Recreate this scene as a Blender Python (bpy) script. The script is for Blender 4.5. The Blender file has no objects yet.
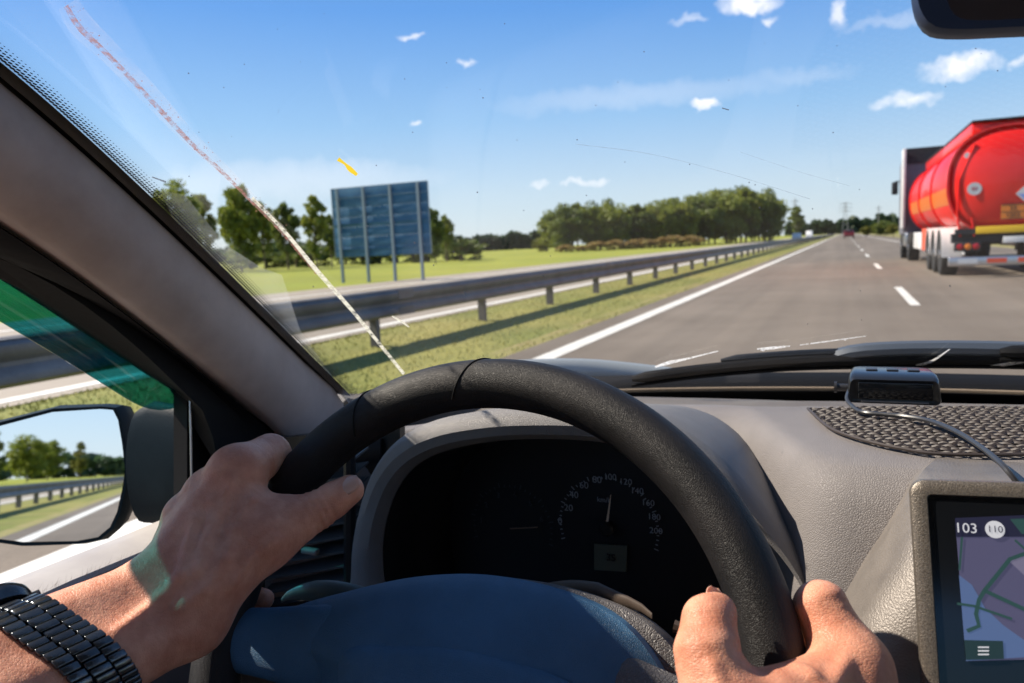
import bpy, bmesh, math, random
import numpy as np
from mathutils import Vector, Matrix

random.seed(7)
rng = np.random.default_rng(7)
sc = bpy.context.scene
PI = math.pi
EYE = 1.10                     # height of the camera above the road; meshes are laid out from the eye and lifted at the end
WID, HEI, F = 1024, 683, 750.0

# ------------------------------------------------------------------ camera
def nrm(v):
    v = np.array(v, float)
    return v / np.linalg.norm(v)
_d = nrm([845 - 512, 341.5 - 232.5, -F])
_h = nrm([1, 0.0454, 0])
_u = np.cross(_h, _d); _u = nrm(_u)
if _u[1] < 0: _u = -_u
_r = np.cross(_d, _u)
RM = np.array([_r, _d, _u])    # camera axes -> world axes (x right, y along the road, z up)
FW = RM @ np.array([0, 0, -1.0])
cam = bpy.data.cameras.new('camera')
co = bpy.data.objects.new('camera', cam)
sc.collection.objects.link(co)
cam.sensor_width = 36.0
cam.lens = 36.0 * F / WID
cam.clip_start = 0.02
cam.clip_end = 9000
cam.dof.use_dof = True
cam.dof.focus_distance = 0.52
cam.dof.aperture_fstop = 11.0
M4 = Matrix([[RM[i][j] for j in range(3)] + [0] for i in range(3)] + [[0, 0, 0, 1]])
M4.translation = Vector((0, 0, EYE))
co.matrix_world = M4
sc.camera = co

# ------------------------------------------------------------------ light
SUN = nrm([-1.0, -0.12, 0.90])
elev = math.asin(SUN[2])
sun = bpy.data.lights.new('sun', 'SUN')
sun.energy = 5.0
sun.angle = math.radians(0.5)
sun.color = (1.0, 0.90, 0.77)
so = bpy.data.objects.new('sun', sun)
sc.collection.objects.link(so)
so.rotation_euler = Vector(SUN).to_track_quat('Z', 'Y').to_euler()
so.location = (0, 0, 30)

world = bpy.data.worlds.new('World')
sc.world = world
world.use_nodes = True
wt = world.node_tree
wt.nodes.clear()
def N(t, typ, **k):
    n = t.nodes.new(typ)
    for a, b in k.items():
        if a in n.inputs: n.inputs[a].default_value = b
        else: setattr(n, a, b)
    return n
def ray(px, py): return RM @ nrm([px - 512, 341.5 - py, -F])
sky = N(wt, 'ShaderNodeTexSky', sky_type='NISHITA', sun_disc=False)
sky.sun_elevation = elev
sky.sun_rotation = math.atan2(SUN[0], SUN[1])
sky.air_density = 1.0; sky.dust_density = 0.3; sky.ozone_density = 3.0
tc = N(wt, 'ShaderNodeTexCoord')
def math_(t, op, a, b=None, clamp=False):
    n = t.nodes.new('ShaderNodeMath'); n.operation = op; n.use_clamp = clamp
    for i, v in enumerate((a, b)):
        if v is None: continue
        if isinstance(v, (int, float)): n.inputs[i].default_value = v
        else: t.links.new(v, n.inputs[i])
    return n.outputs[0]
# small fair-weather clouds, each placed by its direction in the sky
wn = N(wt, 'ShaderNodeTexNoise', Scale=22.0, Detail=7.0, Roughness=0.62)
wt.links.new(tc.outputs['Generated'], wn.inputs['Vector'])
wz = N(wt, 'ShaderNodeTexNoise', Scale=38.0, Detail=5.0, Roughness=.6); wt.links.new(tc.outputs['Generated'], wz.inputs['Vector'])
w1 = N(wt, 'ShaderNodeVectorMath', operation='SUBTRACT'); wt.links.new(wz.outputs['Color'], w1.inputs[0]); w1.inputs[1].default_value = (.5, .5, .5)
w2 = N(wt, 'ShaderNodeVectorMath', operation='SCALE'); wt.links.new(w1.outputs[0], w2.inputs[0]); w2.inputs['Scale'].default_value = .034
w3 = N(wt, 'ShaderNodeVectorMath', operation='ADD'); wt.links.new(tc.outputs['Generated'], w3.inputs[0]); wt.links.new(w2.outputs[0], w3.inputs[1]); warp = w3.outputs[0]
mask = None
clouds = [(957, 66, 38, 13, 1.0), (908, 99, 34, 9, .9), (748, 2, 34, 14, 1.0), (704, 104, 16, 6, .95), (768, 20, 9, 6, .6),
          (838, 14, 9, 17, .6), (585, 182, 30, 5, .55), (412, 36, 16, 4, .6), (471, 62, 14, 4, .7), (540, 184, 14, 4, .35), (1018, 62, 12, 6, .5),
          (417, 124, 8, 4, .7), (690, 20, 20, 5, .35), (800, 75, 60, 10, .12), (640, 95, 170, 16, .16), (300, 180, 170, 26, .22),
          (900, 20, 60, 8, .2), (-300, 120, 90, 16, .8), (1300, 130, 120, 26, .9), (1500, 40, 150, 30, .8)]
for (px, py, rx, ry, a) in clouds:
    c = ray(px, py)
    ex = nrm(np.cross(c, [0, 0, 1])); ez = np.cross(ex, c)
    k = 750.0 * (1.0 / math.cos(math.acos(min(1, abs(float(np.dot(c, FW)))))) if abs(px - 512) < 600 else 1.3)
    k = 750.0 * 1.15
    d1 = N(wt, 'ShaderNodeVectorMath', operation='DOT_PRODUCT'); d1.inputs[1].default_value = tuple(ex * (k / rx))
    d2 = N(wt, 'ShaderNodeVectorMath', operation='DOT_PRODUCT'); d2.inputs[1].default_value = tuple(ez * (k / ry))
    d3 = N(wt, 'ShaderNodeVectorMath', operation='DOT_PRODUCT'); d3.inputs[1].default_value = tuple(c)
    for dd in (d1, d2, d3): wt.links.new(warp if dd is not d3 else tc.outputs['Generated'], dd.inputs[0])
    e = math_(wt, 'ADD', math_(wt, 'POWER', math_(wt, 'ABSOLUTE', d1.outputs['Value']), 2.0), math_(wt, 'POWER', math_(wt, 'ABSOLUTE', d2.outputs['Value']), 2.0))
    m = math_(wt, 'SUBTRACT', 1.0, e, True)
    m = math_(wt, 'MULTIPLY', m, math_(wt, 'GREATER_THAN', d3.outputs['Value'], 0.3))
    if a > .5:
        g = math_(wt, 'MULTIPLY', math_(wt, 'SUBTRACT', wn.outputs['Fac'], 0.33), 3.0, True)
        m = math_(wt, 'MULTIPLY', math_(wt, 'MULTIPLY', m, 1.45), g, True)
    m = math_(wt, 'MULTIPLY', m, a)
    mask = m if mask is None else math_(wt, 'MAXIMUM', mask, m)
sep = N(wt, 'ShaderNodeSeparateXYZ'); wt.links.new(tc.outputs['Generated'], sep.inputs[0])
ramp = N(wt, 'ShaderNodeValToRGB'); wt.links.new(sep.outputs['Z'], ramp.inputs[0])
cr = ramp.color_ramp; cr.elements[0].position = 0.0; cr.elements[0].color = (.70, .82, .96, 1); cr.elements[1].position = 1.0; cr.elements[1].color = (.11, .20, .38, 1)
for ps, cc_ in ((.07, (.60, .76, .96)), (.16, (.33, .60, .98)), (.29, (.11, .37, .93)), (.50, (.12, .27, .58))): e_ = cr.elements.new(ps); e_.color = cc_ + (1,)
skg = N(wt, 'ShaderNodeVectorMath', operation='SCALE'); wt.links.new(ramp.outputs[0], skg.inputs[0]); skg.inputs['Scale'].default_value = 5.4
hue = N(wt, 'ShaderNodeMix', data_type='RGBA'); hue.inputs['Factor'].default_value = .78
wt.links.new(sky.outputs[0], hue.inputs[6]); wt.links.new(skg.outputs[0], hue.inputs[7])
mixc = N(wt, 'ShaderNodeMix', data_type='RGBA')
wt.links.new(mask, mixc.inputs['Factor'])
wt.links.new(hue.outputs[2], mixc.inputs[6])
mixc.inputs[7].default_value = (7.4, 7.2, 7.3, 1)
bg = N(wt, 'ShaderNodeBackground', Strength=0.108)
wt.links.new(mixc.outputs[2], bg.inputs[0])
wo = N(wt, 'ShaderNodeOutputWorld')
wt.links.new(bg.outputs[0], wo.inputs[0])

vs = sc.view_settings
vs.view_transform = 'Standard'; vs.look = 'None'; vs.gamma = 1.0; vs.exposure = 0.85; vs.use_curve_mapping = False
try:
    sc.cycles.max_bounces = 8; sc.cycles.transparent_max_bounces = 24
    sc.cycles.use_denoising = True
except Exception: pass

# ------------------------------------------------------------------ materials
def srgb(r, g, b): return tuple(((c / 255) / 12.92 if c / 255 < .04045 else (((c / 255) + .055) / 1.055) ** 2.4) for c in (r, g, b))
MATS = {}
def mat(name, col, rough=.6, metal=0., spec=.5, var=.0, vscale=8., bump=0., bscale=60., btype='noise', bdist=.002, col2=None, coat=0., sub=0., emis=None, estr=0., wear=None):
    m = bpy.data.materials.new(name); m.use_nodes = True
    t = m.node_tree; b = t.nodes['Principled BSDF']
    b.inputs['Roughness'].default_value = rough; b.inputs['Metallic'].default_value = metal
    b.inputs['Specular IOR Level'].default_value = spec
    b.inputs['Coat Weight'].default_value = coat
    c = tuple(col) + (1,)
    b.inputs['Base Color'].default_value = c
    tx = N(t, 'ShaderNodeTexCoord')
    if var > 0 or col2 is not None:
        n = N(t, 'ShaderNodeTexNoise', Scale=vscale, Detail=6.0, Roughness=.6)
        t.links.new(tx.outputs['Object'], n.inputs['Vector'])
        r = N(t, 'ShaderNodeMapRange'); r.inputs['From Min'].default_value = .35; r.inputs['From Max'].default_value = .65
        t.links.new(n.outputs['Fac'], r.inputs['Value'])
        mx = N(t, 'ShaderNodeMix', data_type='RGBA')
        c2 = tuple(col2) if col2 is not None else tuple(x * (1 + var) for x in col)
        c1 = tuple(col) if col2 is not None else tuple(x * (1 - var) for x in col)
        mx.inputs[6].default_value = c1 + (1,); mx.inputs[7].default_value = c2 + (1,)
        t.links.new(r.outputs[0], mx.inputs['Factor']); t.links.new(mx.outputs[2], b.inputs['Base Color'])
        if wear:
            rr = N(t, 'ShaderNodeMapRange'); rr.inputs['To Min'].default_value = max(.05, rough - wear); rr.inputs['To Max'].default_value = min(1, rough + wear)
            t.links.new(n.outputs['Fac'], rr.inputs['Value']); t.links.new(rr.outputs[0], b.inputs['Roughness'])
    if bump > 0:
        if btype == 'noise':
            n2 = N(t, 'ShaderNodeTexNoise', Scale=bscale, Detail=4.0); o2 = n2.outputs['Fac']
        else:
            n2 = N(t, 'ShaderNodeTexVoronoi', Scale=bscale, feature='DISTANCE_TO_EDGE' if btype == 'crack' else 'F1'); o2 = n2.outputs['Distance']
            if btype == 'crack':
                rg = N(t, 'ShaderNodeMapRange'); rg.inputs['From Max'].default_value = .18
                t.links.new(o2, rg.inputs['Value']); o2 = rg.outputs[0]
        t.links.new(tx.outputs['Object'], n2.inputs['Vector'])
        bm_ = N(t, 'ShaderNodeBump', Strength=bump, Distance=bdist)
        t.links.new(o2, bm_.inputs['Height']); t.links.new(bm_.outputs[0], b.inputs['Normal'])
    if sub > 0:
        b.inputs['Subsurface Weight'].default_value = sub
        b.inputs['Subsurface Radius'].default_value = (1.0, .35, .2); b.inputs['Subsurface Scale'].default_value = .006
    if emis is not None:
        b.inputs['Emission Color'].default_value = tuple(emis) + (1,); b.inputs['Emission Strength'].default_value = estr
    m.use_fake_user = False
    MATS[name] = m
    return m
def glassmat(name, tint, refl=.06, rough=.0, haze=0.):
    m = bpy.data.materials.new(name); m.use_nodes = True
    t = m.node_tree; t.nodes.clear()
    tr = N(t, 'ShaderNodeBsdfTransparent'); tr.inputs[0].default_value = tuple(tint) + (1,)
    gl = N(t, 'ShaderNodeBsdfGlossy'); gl.inputs['Roughness'].default_value = rough
    ge = N(t, 'ShaderNodeNewGeometry'); dp = N(t, 'ShaderNodeVectorMath', operation='DOT_PRODUCT')
    t.links.new(ge.outputs['Incoming'], dp.inputs[0]); t.links.new(ge.outputs['Normal'], dp.inputs[1])
    k_ = math_(t, 'POWER', math_(t, 'SUBTRACT', 1.0, math_(t, 'ABSOLUTE', dp.outputs['Value']), True), 5.0)
    f2 = math_(t, 'ADD', math_(t, 'MULTIPLY', k_, 1 - refl), refl, True)
    mx = N(t, 'ShaderNodeMixShader'); t.links.new(f2, mx.inputs[0]); t.links.new(tr.outputs[0], mx.inputs[1]); t.links.new(gl.outputs[0], mx.inputs[2])
    out = N(t, 'ShaderNodeOutputMaterial')
    last = mx.outputs[0]
    if haze > 0:
        df = N(t, 'ShaderNodeBsdfDiffuse'); df.inputs[0].default_value = (.8, .8, .78, 1)
        nz = N(t, 'ShaderNodeTexNoise', Scale=9.0, Detail=8.0, Roughness=.7); tx = N(t, 'ShaderNodeTexCoord'); t.links.new(tx.outputs['Object'], nz.inputs['Vector'])
        hz = math_(t, 'MULTIPLY', math_(t, 'SUBTRACT', nz.outputs['Fac'], .45, True), haze)
        m2 = N(t, 'ShaderNodeMixShader'); t.links.new(hz, m2.inputs[0]); t.links.new(last, m2.inputs[1]); t.links.new(df.outputs[0], m2.inputs[2]); last = m2.outputs[0]
    t.links.new(last, out.inputs[0])
    return m
def smearmat(name, col, dens, scale=120., thr=.5, soft=.15):
    m = bpy.data.materials.new(name); m.use_nodes = True
    t = m.node_tree; b = t.nodes['Principled BSDF']; b.inputs['Base Color'].default_value = tuple(col) + (1,); b.inputs['Roughness'].default_value = .9
    b.inputs['Transmission Weight'].default_value = 0.
    tx = N(t, 'ShaderNodeTexCoord'); nz = N(t, 'ShaderNodeTexNoise', Scale=scale, Detail=6.0, Roughness=.65); t.links.new(tx.outputs['Object'], nz.inputs['Vector'])
    r = N(t, 'ShaderNodeMapRange'); r.inputs['From Min'].default_value = thr - soft; r.inputs['From Max'].default_value = thr + soft; r.inputs['To Max'].default_value = dens
    t.links.new(nz.outputs['Fac'], r.inputs['Value'])
    out = t.nodes['Material Output']; tl = N(t, 'ShaderNodeBsdfTranslucent'); tl.inputs[0].default_value = tuple(col) + (1,); mx = N(t, 'ShaderNodeMixShader', Fac=.6); t.links.new(b.outputs[0], mx.inputs[1]); t.links.new(tl.outputs[0], mx.inputs[2])
    tr = N(t, 'ShaderNodeBsdfTransparent'); m2 = N(t, 'ShaderNodeMixShader'); t.links.new(r.outputs[0], m2.inputs[0]); t.links.new(tr.outputs[0], m2.inputs[1]); t.links.new(mx.outputs[0], m2.inputs[2]); t.links.new(m2.outputs[0], out.inputs[0])
    return m

m_grass = mat('grass_ground', (.15, .17, .025), .9, col2=(.26, .235, .06), vscale=.35, bump=.6, bscale=9, bdist=.05)
m_field = mat('field_grass', (.20, .235, .012), .9, col2=(.30, .30, .02), vscale=.09, bump=.5, bscale=4, bdist=.05)
m_dry = mat('dry_grass', (.30, .24, .10), .95, col2=(.20, .21, .05), vscale=1.6, bump=.6, bscale=14, bdist=.04)
m_blade = mat('grass_blades', (.24, .26, .04), .8, col2=(.42, .37, .12), vscale=1.5)
m_asph = mat('asphalt', (.142, .115, .088), .85, col2=(.182, .150, .118), vscale=.45, bump=.5, bscale=160, bdist=.004)
m_asph2 = mat('worn_asphalt', (.29, .25, .20), .85, col2=(.35, .305, .25), vscale=.4, bump=.4, bscale=160, bdist=.004)
def tracks(m, amt=.22, sx=.9, sy=.02):
    t = m.node_tree; b = t.nodes['Principled BSDF']; tx = N(t, 'ShaderNodeTexCoord'); mp = N(t, 'ShaderNodeMapping'); mp.inputs['Scale'].default_value = (sx, sy, 1); t.links.new(tx.outputs['Object'], mp.inputs[0])
    n = N(t, 'ShaderNodeTexNoise', Scale=1.6, Detail=7.0, Roughness=.62); t.links.new(mp.outputs[0], n.inputs['Vector'])
    vo = N(t, 'ShaderNodeTexNoise', Scale=.16, Detail=2.0); t.links.new(tx.outputs['Object'], vo.inputs['Vector'])
    gr = N(t, 'ShaderNodeTexNoise', Scale=55.0, Detail=3.0); t.links.new(tx.outputs['Object'], gr.inputs['Vector'])
    f = math_(t, 'ADD', math_(t, 'MULTIPLY', n.outputs['Fac'], amt * 3.6), math_(t, 'MULTIPLY', vo.outputs['Fac'], amt * 1.4)); f = math_(t, 'ADD', f, math_(t, 'MULTIPLY', gr.outputs['Fac'], amt * 1.6)); f = math_(t, 'ADD', f, 1 - amt * 3.3)
    src = None
    for l in t.links:
        if l.to_node == b and l.to_socket.name == 'Base Color': src = l.from_socket
    sc_ = N(t, 'ShaderNodeVectorMath', operation='SCALE'); t.links.new(src, sc_.inputs[0]); t.links.new(f, sc_.inputs['Scale']); t.links.new(sc_.outputs[0], b.inputs['Base Color'])
tracks(m_asph, .30); tracks(m_asph2, .12); tracks(m_field, .22, .03, .10); tracks(m_grass, .20, .8, .5)
m_line = mat('road_paint', (.80, .78, .72), .6, col2=(.62, .60, .55), vscale=5.)
m_zinc = mat('galvanized_steel', (.125, .118, .122), .55, metal=.3, col2=(.18, .172, .176), vscale=2.2, bump=.15, bscale=20)
m_signback = mat('sign_back_blue', (.02, .10, .21), .5, col2=(.035, .14, .27), vscale=1.6)
m_signpost = mat('sign_post_steel', (.24, .31, .37), .55, metal=.2)
m_bark = mat('bark', (.10, .075, .05), .9, col2=(.16, .13, .10), vscale=3, bump=.6, bscale=14, bdist=.02)
def leafmat(name, a, b):
    m = mat(name, a, .55, col2=b, vscale=.55)
    t = m.node_tree; bs = t.nodes['Principled BSDF']; out = t.nodes['Material Output']
    tl = N(t, 'ShaderNodeBsdfTranslucent'); mix = N(t, 'ShaderNodeMixShader', Fac=.42)
    for l in t.links:
        if l.to_node == bs and l.to_socket.name == 'Base Color': src = l.from_socket
    t.links.new(src, tl.inputs[0]); t.links.new(bs.outputs[0], mix.inputs[1]); t.links.new(tl.outputs[0], mix.inputs[2]); t.links.new(mix.outputs[0], out.inputs[0])
    return m
m_leaf = leafmat('leaf_green', (.15, .20, .025), (.27, .29, .035))
m_leaf2 = leafmat('leaf_dark', (.105, .15, .028), (.18, .215, .035))
m_leaf3 = leafmat('leaf_yellow', (.14, .16, .02), (.22, .20, .03))
m_leaf4 = leafmat('leaf_rust', (.34, .22, .08), (.36, .32, .10))
m_far = leafmat('far_wood', (.040, .075, .035), (.06, .10, .04))
# car
m_trim = mat('pillar_trim', (.48, .41, .39), .75, col2=(.33, .265, .24), vscale=6., bump=.25, bscale=900, bdist=.0004)
m_rubber = mat('black_rubber', (.007, .007, .008), .6, spec=.15, bump=.1, bscale=200)
m_blackpl = mat('black_plastic', (.010, .011, .013), .42, bump=.15, bscale=500, bdist=.0004)
m_fabric = mat('grey_fabric', (.10, .10, .11), .9, bump=.4, bscale=600, bdist=.001)
m_headl = mat('headliner', (.35, .33, .30), .9)
m_dash = mat('dashboard_pad', (.185, .168, .165), .58, col2=(.22, .20, .195), vscale=7., bump=.55, bscale=650, btype='crack', bdist=.0005, wear=.08)
m_dash2 = mat('dashboard_back', (.12, .105, .10), .6, col2=(.16, .145, .135), vscale=14., bump=.4, bscale=650, btype='crack', bdist=.0005, wear=.1)
m_hoodm = mat('binnacle_plastic', (.185, .175, .175), .55, col2=(.215, .205, .205), vscale=7., bump=.5, bscale=700, btype='crack', bdist=.0005)
m_leather = mat('steering_leather', (.010, .009, .009), .5, spec=.32, col2=(.019, .016, .016), vscale=30., bump=.42, bscale=1050, btype='crack', bdist=.00035, wear=.08)
m_hub = mat('airbag_cover', (.045, .135, .25), .5, col2=(.055, .155, .285), vscale=18., bump=.6, bscale=900, btype='crack', bdist=.0004)
m_spoke = mat('spoke_trim', (.13, .12, .12), .45, bump=.7, bscale=520, btype='crack', bdist=.0007)
m_console = mat('console_plastic', (.17, .15, .135), .42, col2=(.21, .185, .165), vscale=40., bump=.8, bscale=750, btype='noise', bdist=.0007, metal=.25)
m_gpsbez = mat('navigator_bezel', (.10, .085, .07), .34, col2=(.24, .205, .17), vscale=1300., bump=.7, bscale=1500, bdist=.0004, metal=.5)
m_gpsblk = mat('navigator_black', (.006, .007, .009), .12, bump=0)
m_ledge = mat('window_ledge', (.46, .43, .40), .4, col2=(.38, .35, .33), vscale=18.)
m_paint = mat('silver_paint', (.33, .36, .37), .45, metal=.2, coat=.2)
m_mirhouse = mat('mirror_housing', (.004, .010, .016), .5, spec=.08, col2=(.006, .014, .020), vscale=20., bump=.1, bscale=400)
m_mirror = mat('mirror_glass', (.86, .90, .92), .015, metal=1.)
m_chrome = mat('chrome', (.75, .75, .77), .12, metal=1.)
m_dialface = mat('dial_face', (.006, .008, .014), .6)
m_lcd = mat('odometer_display', (.10, .12, .10), .5)
m_num = mat('dial_print', (.30, .34, .40), .6)
m_needle = mat('needle', (.75, .62, .50), .5)
m_skin = mat('skin', (.58, .225, .135), .46, col2=(.76, .36, .235), vscale=55., sub=.22, wear=.07, spec=.32)
def skin_relief(m):
    t = m.node_tree; b = t.nodes['Principled BSDF']; tx = N(t, 'ShaderNodeTexCoord')
    mp = N(t, 'ShaderNodeMapping'); mp.inputs['Scale'].default_value = (1.0, 2.6, 1.6); mp.inputs['Rotation'].default_value = (.3, .2, .9); t.links.new(tx.outputs['Object'], mp.inputs[0])
    v = N(t, 'ShaderNodeTexVoronoi', Scale=420.0, feature='DISTANCE_TO_EDGE'); t.links.new(mp.outputs[0], v.inputs['Vector'])
    n1 = N(t, 'ShaderNodeTexNoise', Scale=700.0, Detail=4.0); t.links.new(tx.outputs['Object'], n1.inputs['Vector'])
    n2 = N(t, 'ShaderNodeTexNoise', Scale=90.0, Detail=5.0); t.links.new(mp.outputs[0], n2.inputs['Vector'])
    a = math_(t, 'ADD', math_(t, 'MULTIPLY', math_(t, 'MINIMUM', v.outputs['Distance'], .2), 1.2), math_(t, 'MULTIPLY', n1.outputs['Fac'], .35)); a = math_(t, 'ADD', a, math_(t, 'MULTIPLY', n2.outputs['Fac'], 1.6))
    bp = N(t, 'ShaderNodeBump', Strength=.8, Distance=.0006); t.links.new(a, bp.inputs['Height']); t.links.new(bp.outputs[0], b.inputs['Normal'])
skin_relief(m_skin)
m_nail = mat('fingernail', (.66, .36, .28), .28, sub=.2)
m_hair = mat('hair', (.05, .03, .018), .5)
m_shirt = mat('shirt_cloth', (.07, .09, .13), .9, bump=.4, bscale=300, bdist=.001)
m_trous = mat('trousers_cloth', (.03, .04, .06), .9)
m_watch = mat('dark_steel', (.075, .08, .09), .22, metal=.85, col2=(.13, .14, .15), vscale=60., bump=.08, bscale=300)
m_watchface = mat('watch_face', (.01, .02, .05), .15)
m_mesh = mat('mat_rubber', (.045, .034, .030), .5)
m_cable = mat('cable_rubber', (.03, .03, .034), .35)
m_tank = mat('tank_red', (.80, .018, .012), .30, coat=.25, spec=.35, var=.06, vscale=.8)
m_tank2 = mat('tank_stripe', (.72, .16, .015), .3)
m_yel = mat('reflective_yellow', (.80, .50, .02), .4)
m_orange = mat('plate_orange', (.78, .22, .02), .4)
m_white = mat('white_paint', (.78, .78, .78), .35, col2=(.6, .6, .6), vscale=2.)
m_cabgrey = mat('cab_panel_grey', (.16, .16, .19), .5, var=.1, vscale=1.)
m_dark = mat('chassis_dark', (.02, .02, .024), .6)
m_tyre = mat('tyre', (.018, .018, .018), .8)
m_steel = mat('brushed_steel', (.55, .55, .57), .3, metal=.9)
m_redlamp = mat('red_lamp', (.45, .01, .02), .2)
m_redorange = mat('red_orange_paint', (.75, .10, .04), .4)
m_blue = mat('blue_mark', (.25, .35, .75), .4)
m_carred = mat('dark_red_paint', (.16, .02, .025), .3, coat=.6)
m_carwin = mat('dark_window', (.015, .018, .022), .35, spec=.2)
m_conc = mat('pole_concrete', (.25, .25, .25), .8)
m_glass = glassmat('windscreen_glass', (.965, .965, .955), .03, haze=.035)
m_glass2 = glassmat('window_glass', (.85, .93, .9), .05)
m_vis = glassmat('teal_acrylic', (.13, .45, .47), .07, .02, haze=.5)
m_cover = glassmat('clear_cover', (.9, .9, .9), .03)

tracks(m_dash, .10, 9, 9); tracks(m_hub, .14, 14, 14); tracks(m_trim, .10, 5, 5); tracks(m_console, .12, 9, 9); tracks(m_hoodm, .10, 9, 9); tracks(m_zinc, .25, 1., .4)
# ------------------------------------------------------------------ builders
COL = sc.collection
def link(name, me, material, parent=None, smooth=True):
    o = bpy.data.objects.new(name, me); COL.objects.link(o)
    if material is not None:
        for x in (material if isinstance(material, (list, tuple)) else [material]): me.materials.append(x)
    if smooth:
        me.polygons.foreach_set('use_smooth', [True] * len(me.polygons))
        try: me.set_sharp_from_angle(angle=math.radians(38))
        except Exception: pass
    if parent: o.parent = parent
    return o
def mesh(name, vs_, fs, material, parent=None, smooth=True, recalc=True):
    me = bpy.data.meshes.new(name)
    me.from_pydata([tuple(map(float, v)) for v in vs_], [], [tuple(map(int, f)) for f in fs])
    if recalc:
        b = bmesh.new(); b.from_mesh(me); bmesh.ops.recalc_face_normals(b, faces=b.faces); b.to_mesh(me); b.free()
    me.update()
    return link(name, me, material, parent, smooth)
def thing(name, label, cat, group=None, loc=(0, 0, 0)):
    o = bpy.data.objects.new(name, None); COL.objects.link(o); o.location = loc
    o.empty_display_size = .1
    o['label'] = label; o['category'] = cat
    if group: o['group'] = group
    return o
def tag(o, label=None, cat=None, group=None, kind=None):
    if label: o['label'] = label
    if cat: o['category'] = cat
    if group: o['group'] = group
    if kind: o['kind'] = kind
    return o
def rebase(root, base):
    root.location = base
    for c in root.children: c.location = Vector(c.location) - Vector(base)
class MB:
    def __init__(s): s.v = []; s.f = []
    def add(s, vs_, fs):
        n = len(s.v); s.v += [tuple(map(float, v)) for v in vs_]; s.f += [tuple(i + n for i in f) for f in fs]; return s
    def box(s, c, d, rot=None, bev=0.):
        cx, cy, cz = c; x, y, z = d[0] / 2, d[1] / 2, d[2] / 2
        if bev > 0:
            b = bmesh.new(); bmesh.ops.create_cube(b, size=1.0); bmesh.ops.scale(b, vec=(2 * x, 2 * y, 2 * z), verts=b.verts)
            bmesh.ops.bevel(b, geom=b.edges[:], offset=bev, segments=3, affect='EDGES', profile=.5)
            V = [v.co.copy() for v in b.verts]; Fs = [[v.index for v in f.verts] for f in b.faces]; b.free()
        else:
            V = [Vector((sx * x, sy * y, sz * z)) for sx in (-1, 1) for sy in (-1, 1) for sz in (-1, 1)]
            Fs = [(0, 1, 3, 2), (4, 6, 7, 5), (0, 4, 5, 1), (2, 3, 7, 6), (0, 2, 6, 4), (1, 5, 7, 3)]
        if rot is not None: V = [rot @ v for v in V]
        return s.add([(v[0] + cx, v[1] + cy, v[2] + cz) for v in V], Fs)
    def tube(s, pts, rad, n=12, cap=True, closed=False):
        pts = [np.array(p, float) for p in pts]; m = len(pts)
        rad = rad if isinstance(rad, (list, tuple, np.ndarray)) else [rad] * m
        V = []; up = None
        for i in range(m):
            a = pts[(i - 1) % m] if (i > 0 or closed) else pts[i]; b = pts[(i + 1) % m] if (i < m - 1 or closed) else pts[i]
            t_ = nrm(b - a)
            if up is None:
                up = np.array([0, 0, 1.]) if abs(t_[2]) < .9 else np.array([1., 0, 0])
            up = nrm(up - t_ * np.dot(up, t_)); w = np.cross(t_, up)
            for k in range(n):
                q = 2 * PI * k / n; V.append(pts[i] + rad[i] * (math.cos(q) * up + math.sin(q) * w))
        Fs = []
        for i in range(m if closed else m - 1):
            j = (i + 1) % m
            for k in range(n): Fs.append((i * n + k, i * n + (k + 1) % n, j * n + (k + 1) % n, j * n + k))
        if cap and not closed: Fs += [tuple(range(n))[::-1], tuple((m - 1) * n + k for k in range(n))]
        return s.add(V, Fs)
    def prism(s, poly, ex):
        n = len(poly); ex = np.array(ex, float)
        V = [np.array(p, float) for p in poly] + [np.array(p, float) + ex for p in poly]
        return s.add(V, [tuple(range(n)), tuple(range(n, 2 * n))[::-1]] + [(i, (i + 1) % n, n + (i + 1) % n, n + i) for i in range(n)])
    def lathe(s, prof, c, axis='y', n=32):
        V = []; m = len(prof)
        for (r, h) in prof:
            for k in range(n):
                q = 2 * PI * k / n; a, b = r * math.cos(q), r * math.sin(q)
                p = {'y': (a, h, b), 'z': (a, b, h), 'x': (h, a, b)}[axis]
                V.append((p[0] + c[0], p[1] + c[1], p[2] + c[2]))
        Fs = [(i * n + k, i * n + (k + 1) % n, (i + 1) * n + (k + 1) % n, (i + 1) * n + k) for i in range(m - 1) for k in range(n)]
        Fs += [tuple(range(n)), tuple((m - 1) * n + k for k in range(n))[::-1]]
        return s.add(V, Fs)
    def build(s, name, material, parent=None, smooth=True): return mesh(name, s.v, s.f, material, parent, smooth)
def loft(rows, closed=False, capends=False):
    """rows of equal length -> verts, faces"""
    m, n = len(rows), len(rows[0]); V = [p for r in rows for p in r]
    Fs = [(i * n + k, i * n + (k + 1) % n, (i + 1) * n + (k + 1) % n, (i + 1) * n + k) for i in range(m - 1) for k in range(n if closed else n - 1)]
    if capends: Fs += [tuple(range(n)), tuple((m - 1) * n + k for k in range(n))]
    return V, Fs
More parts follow.
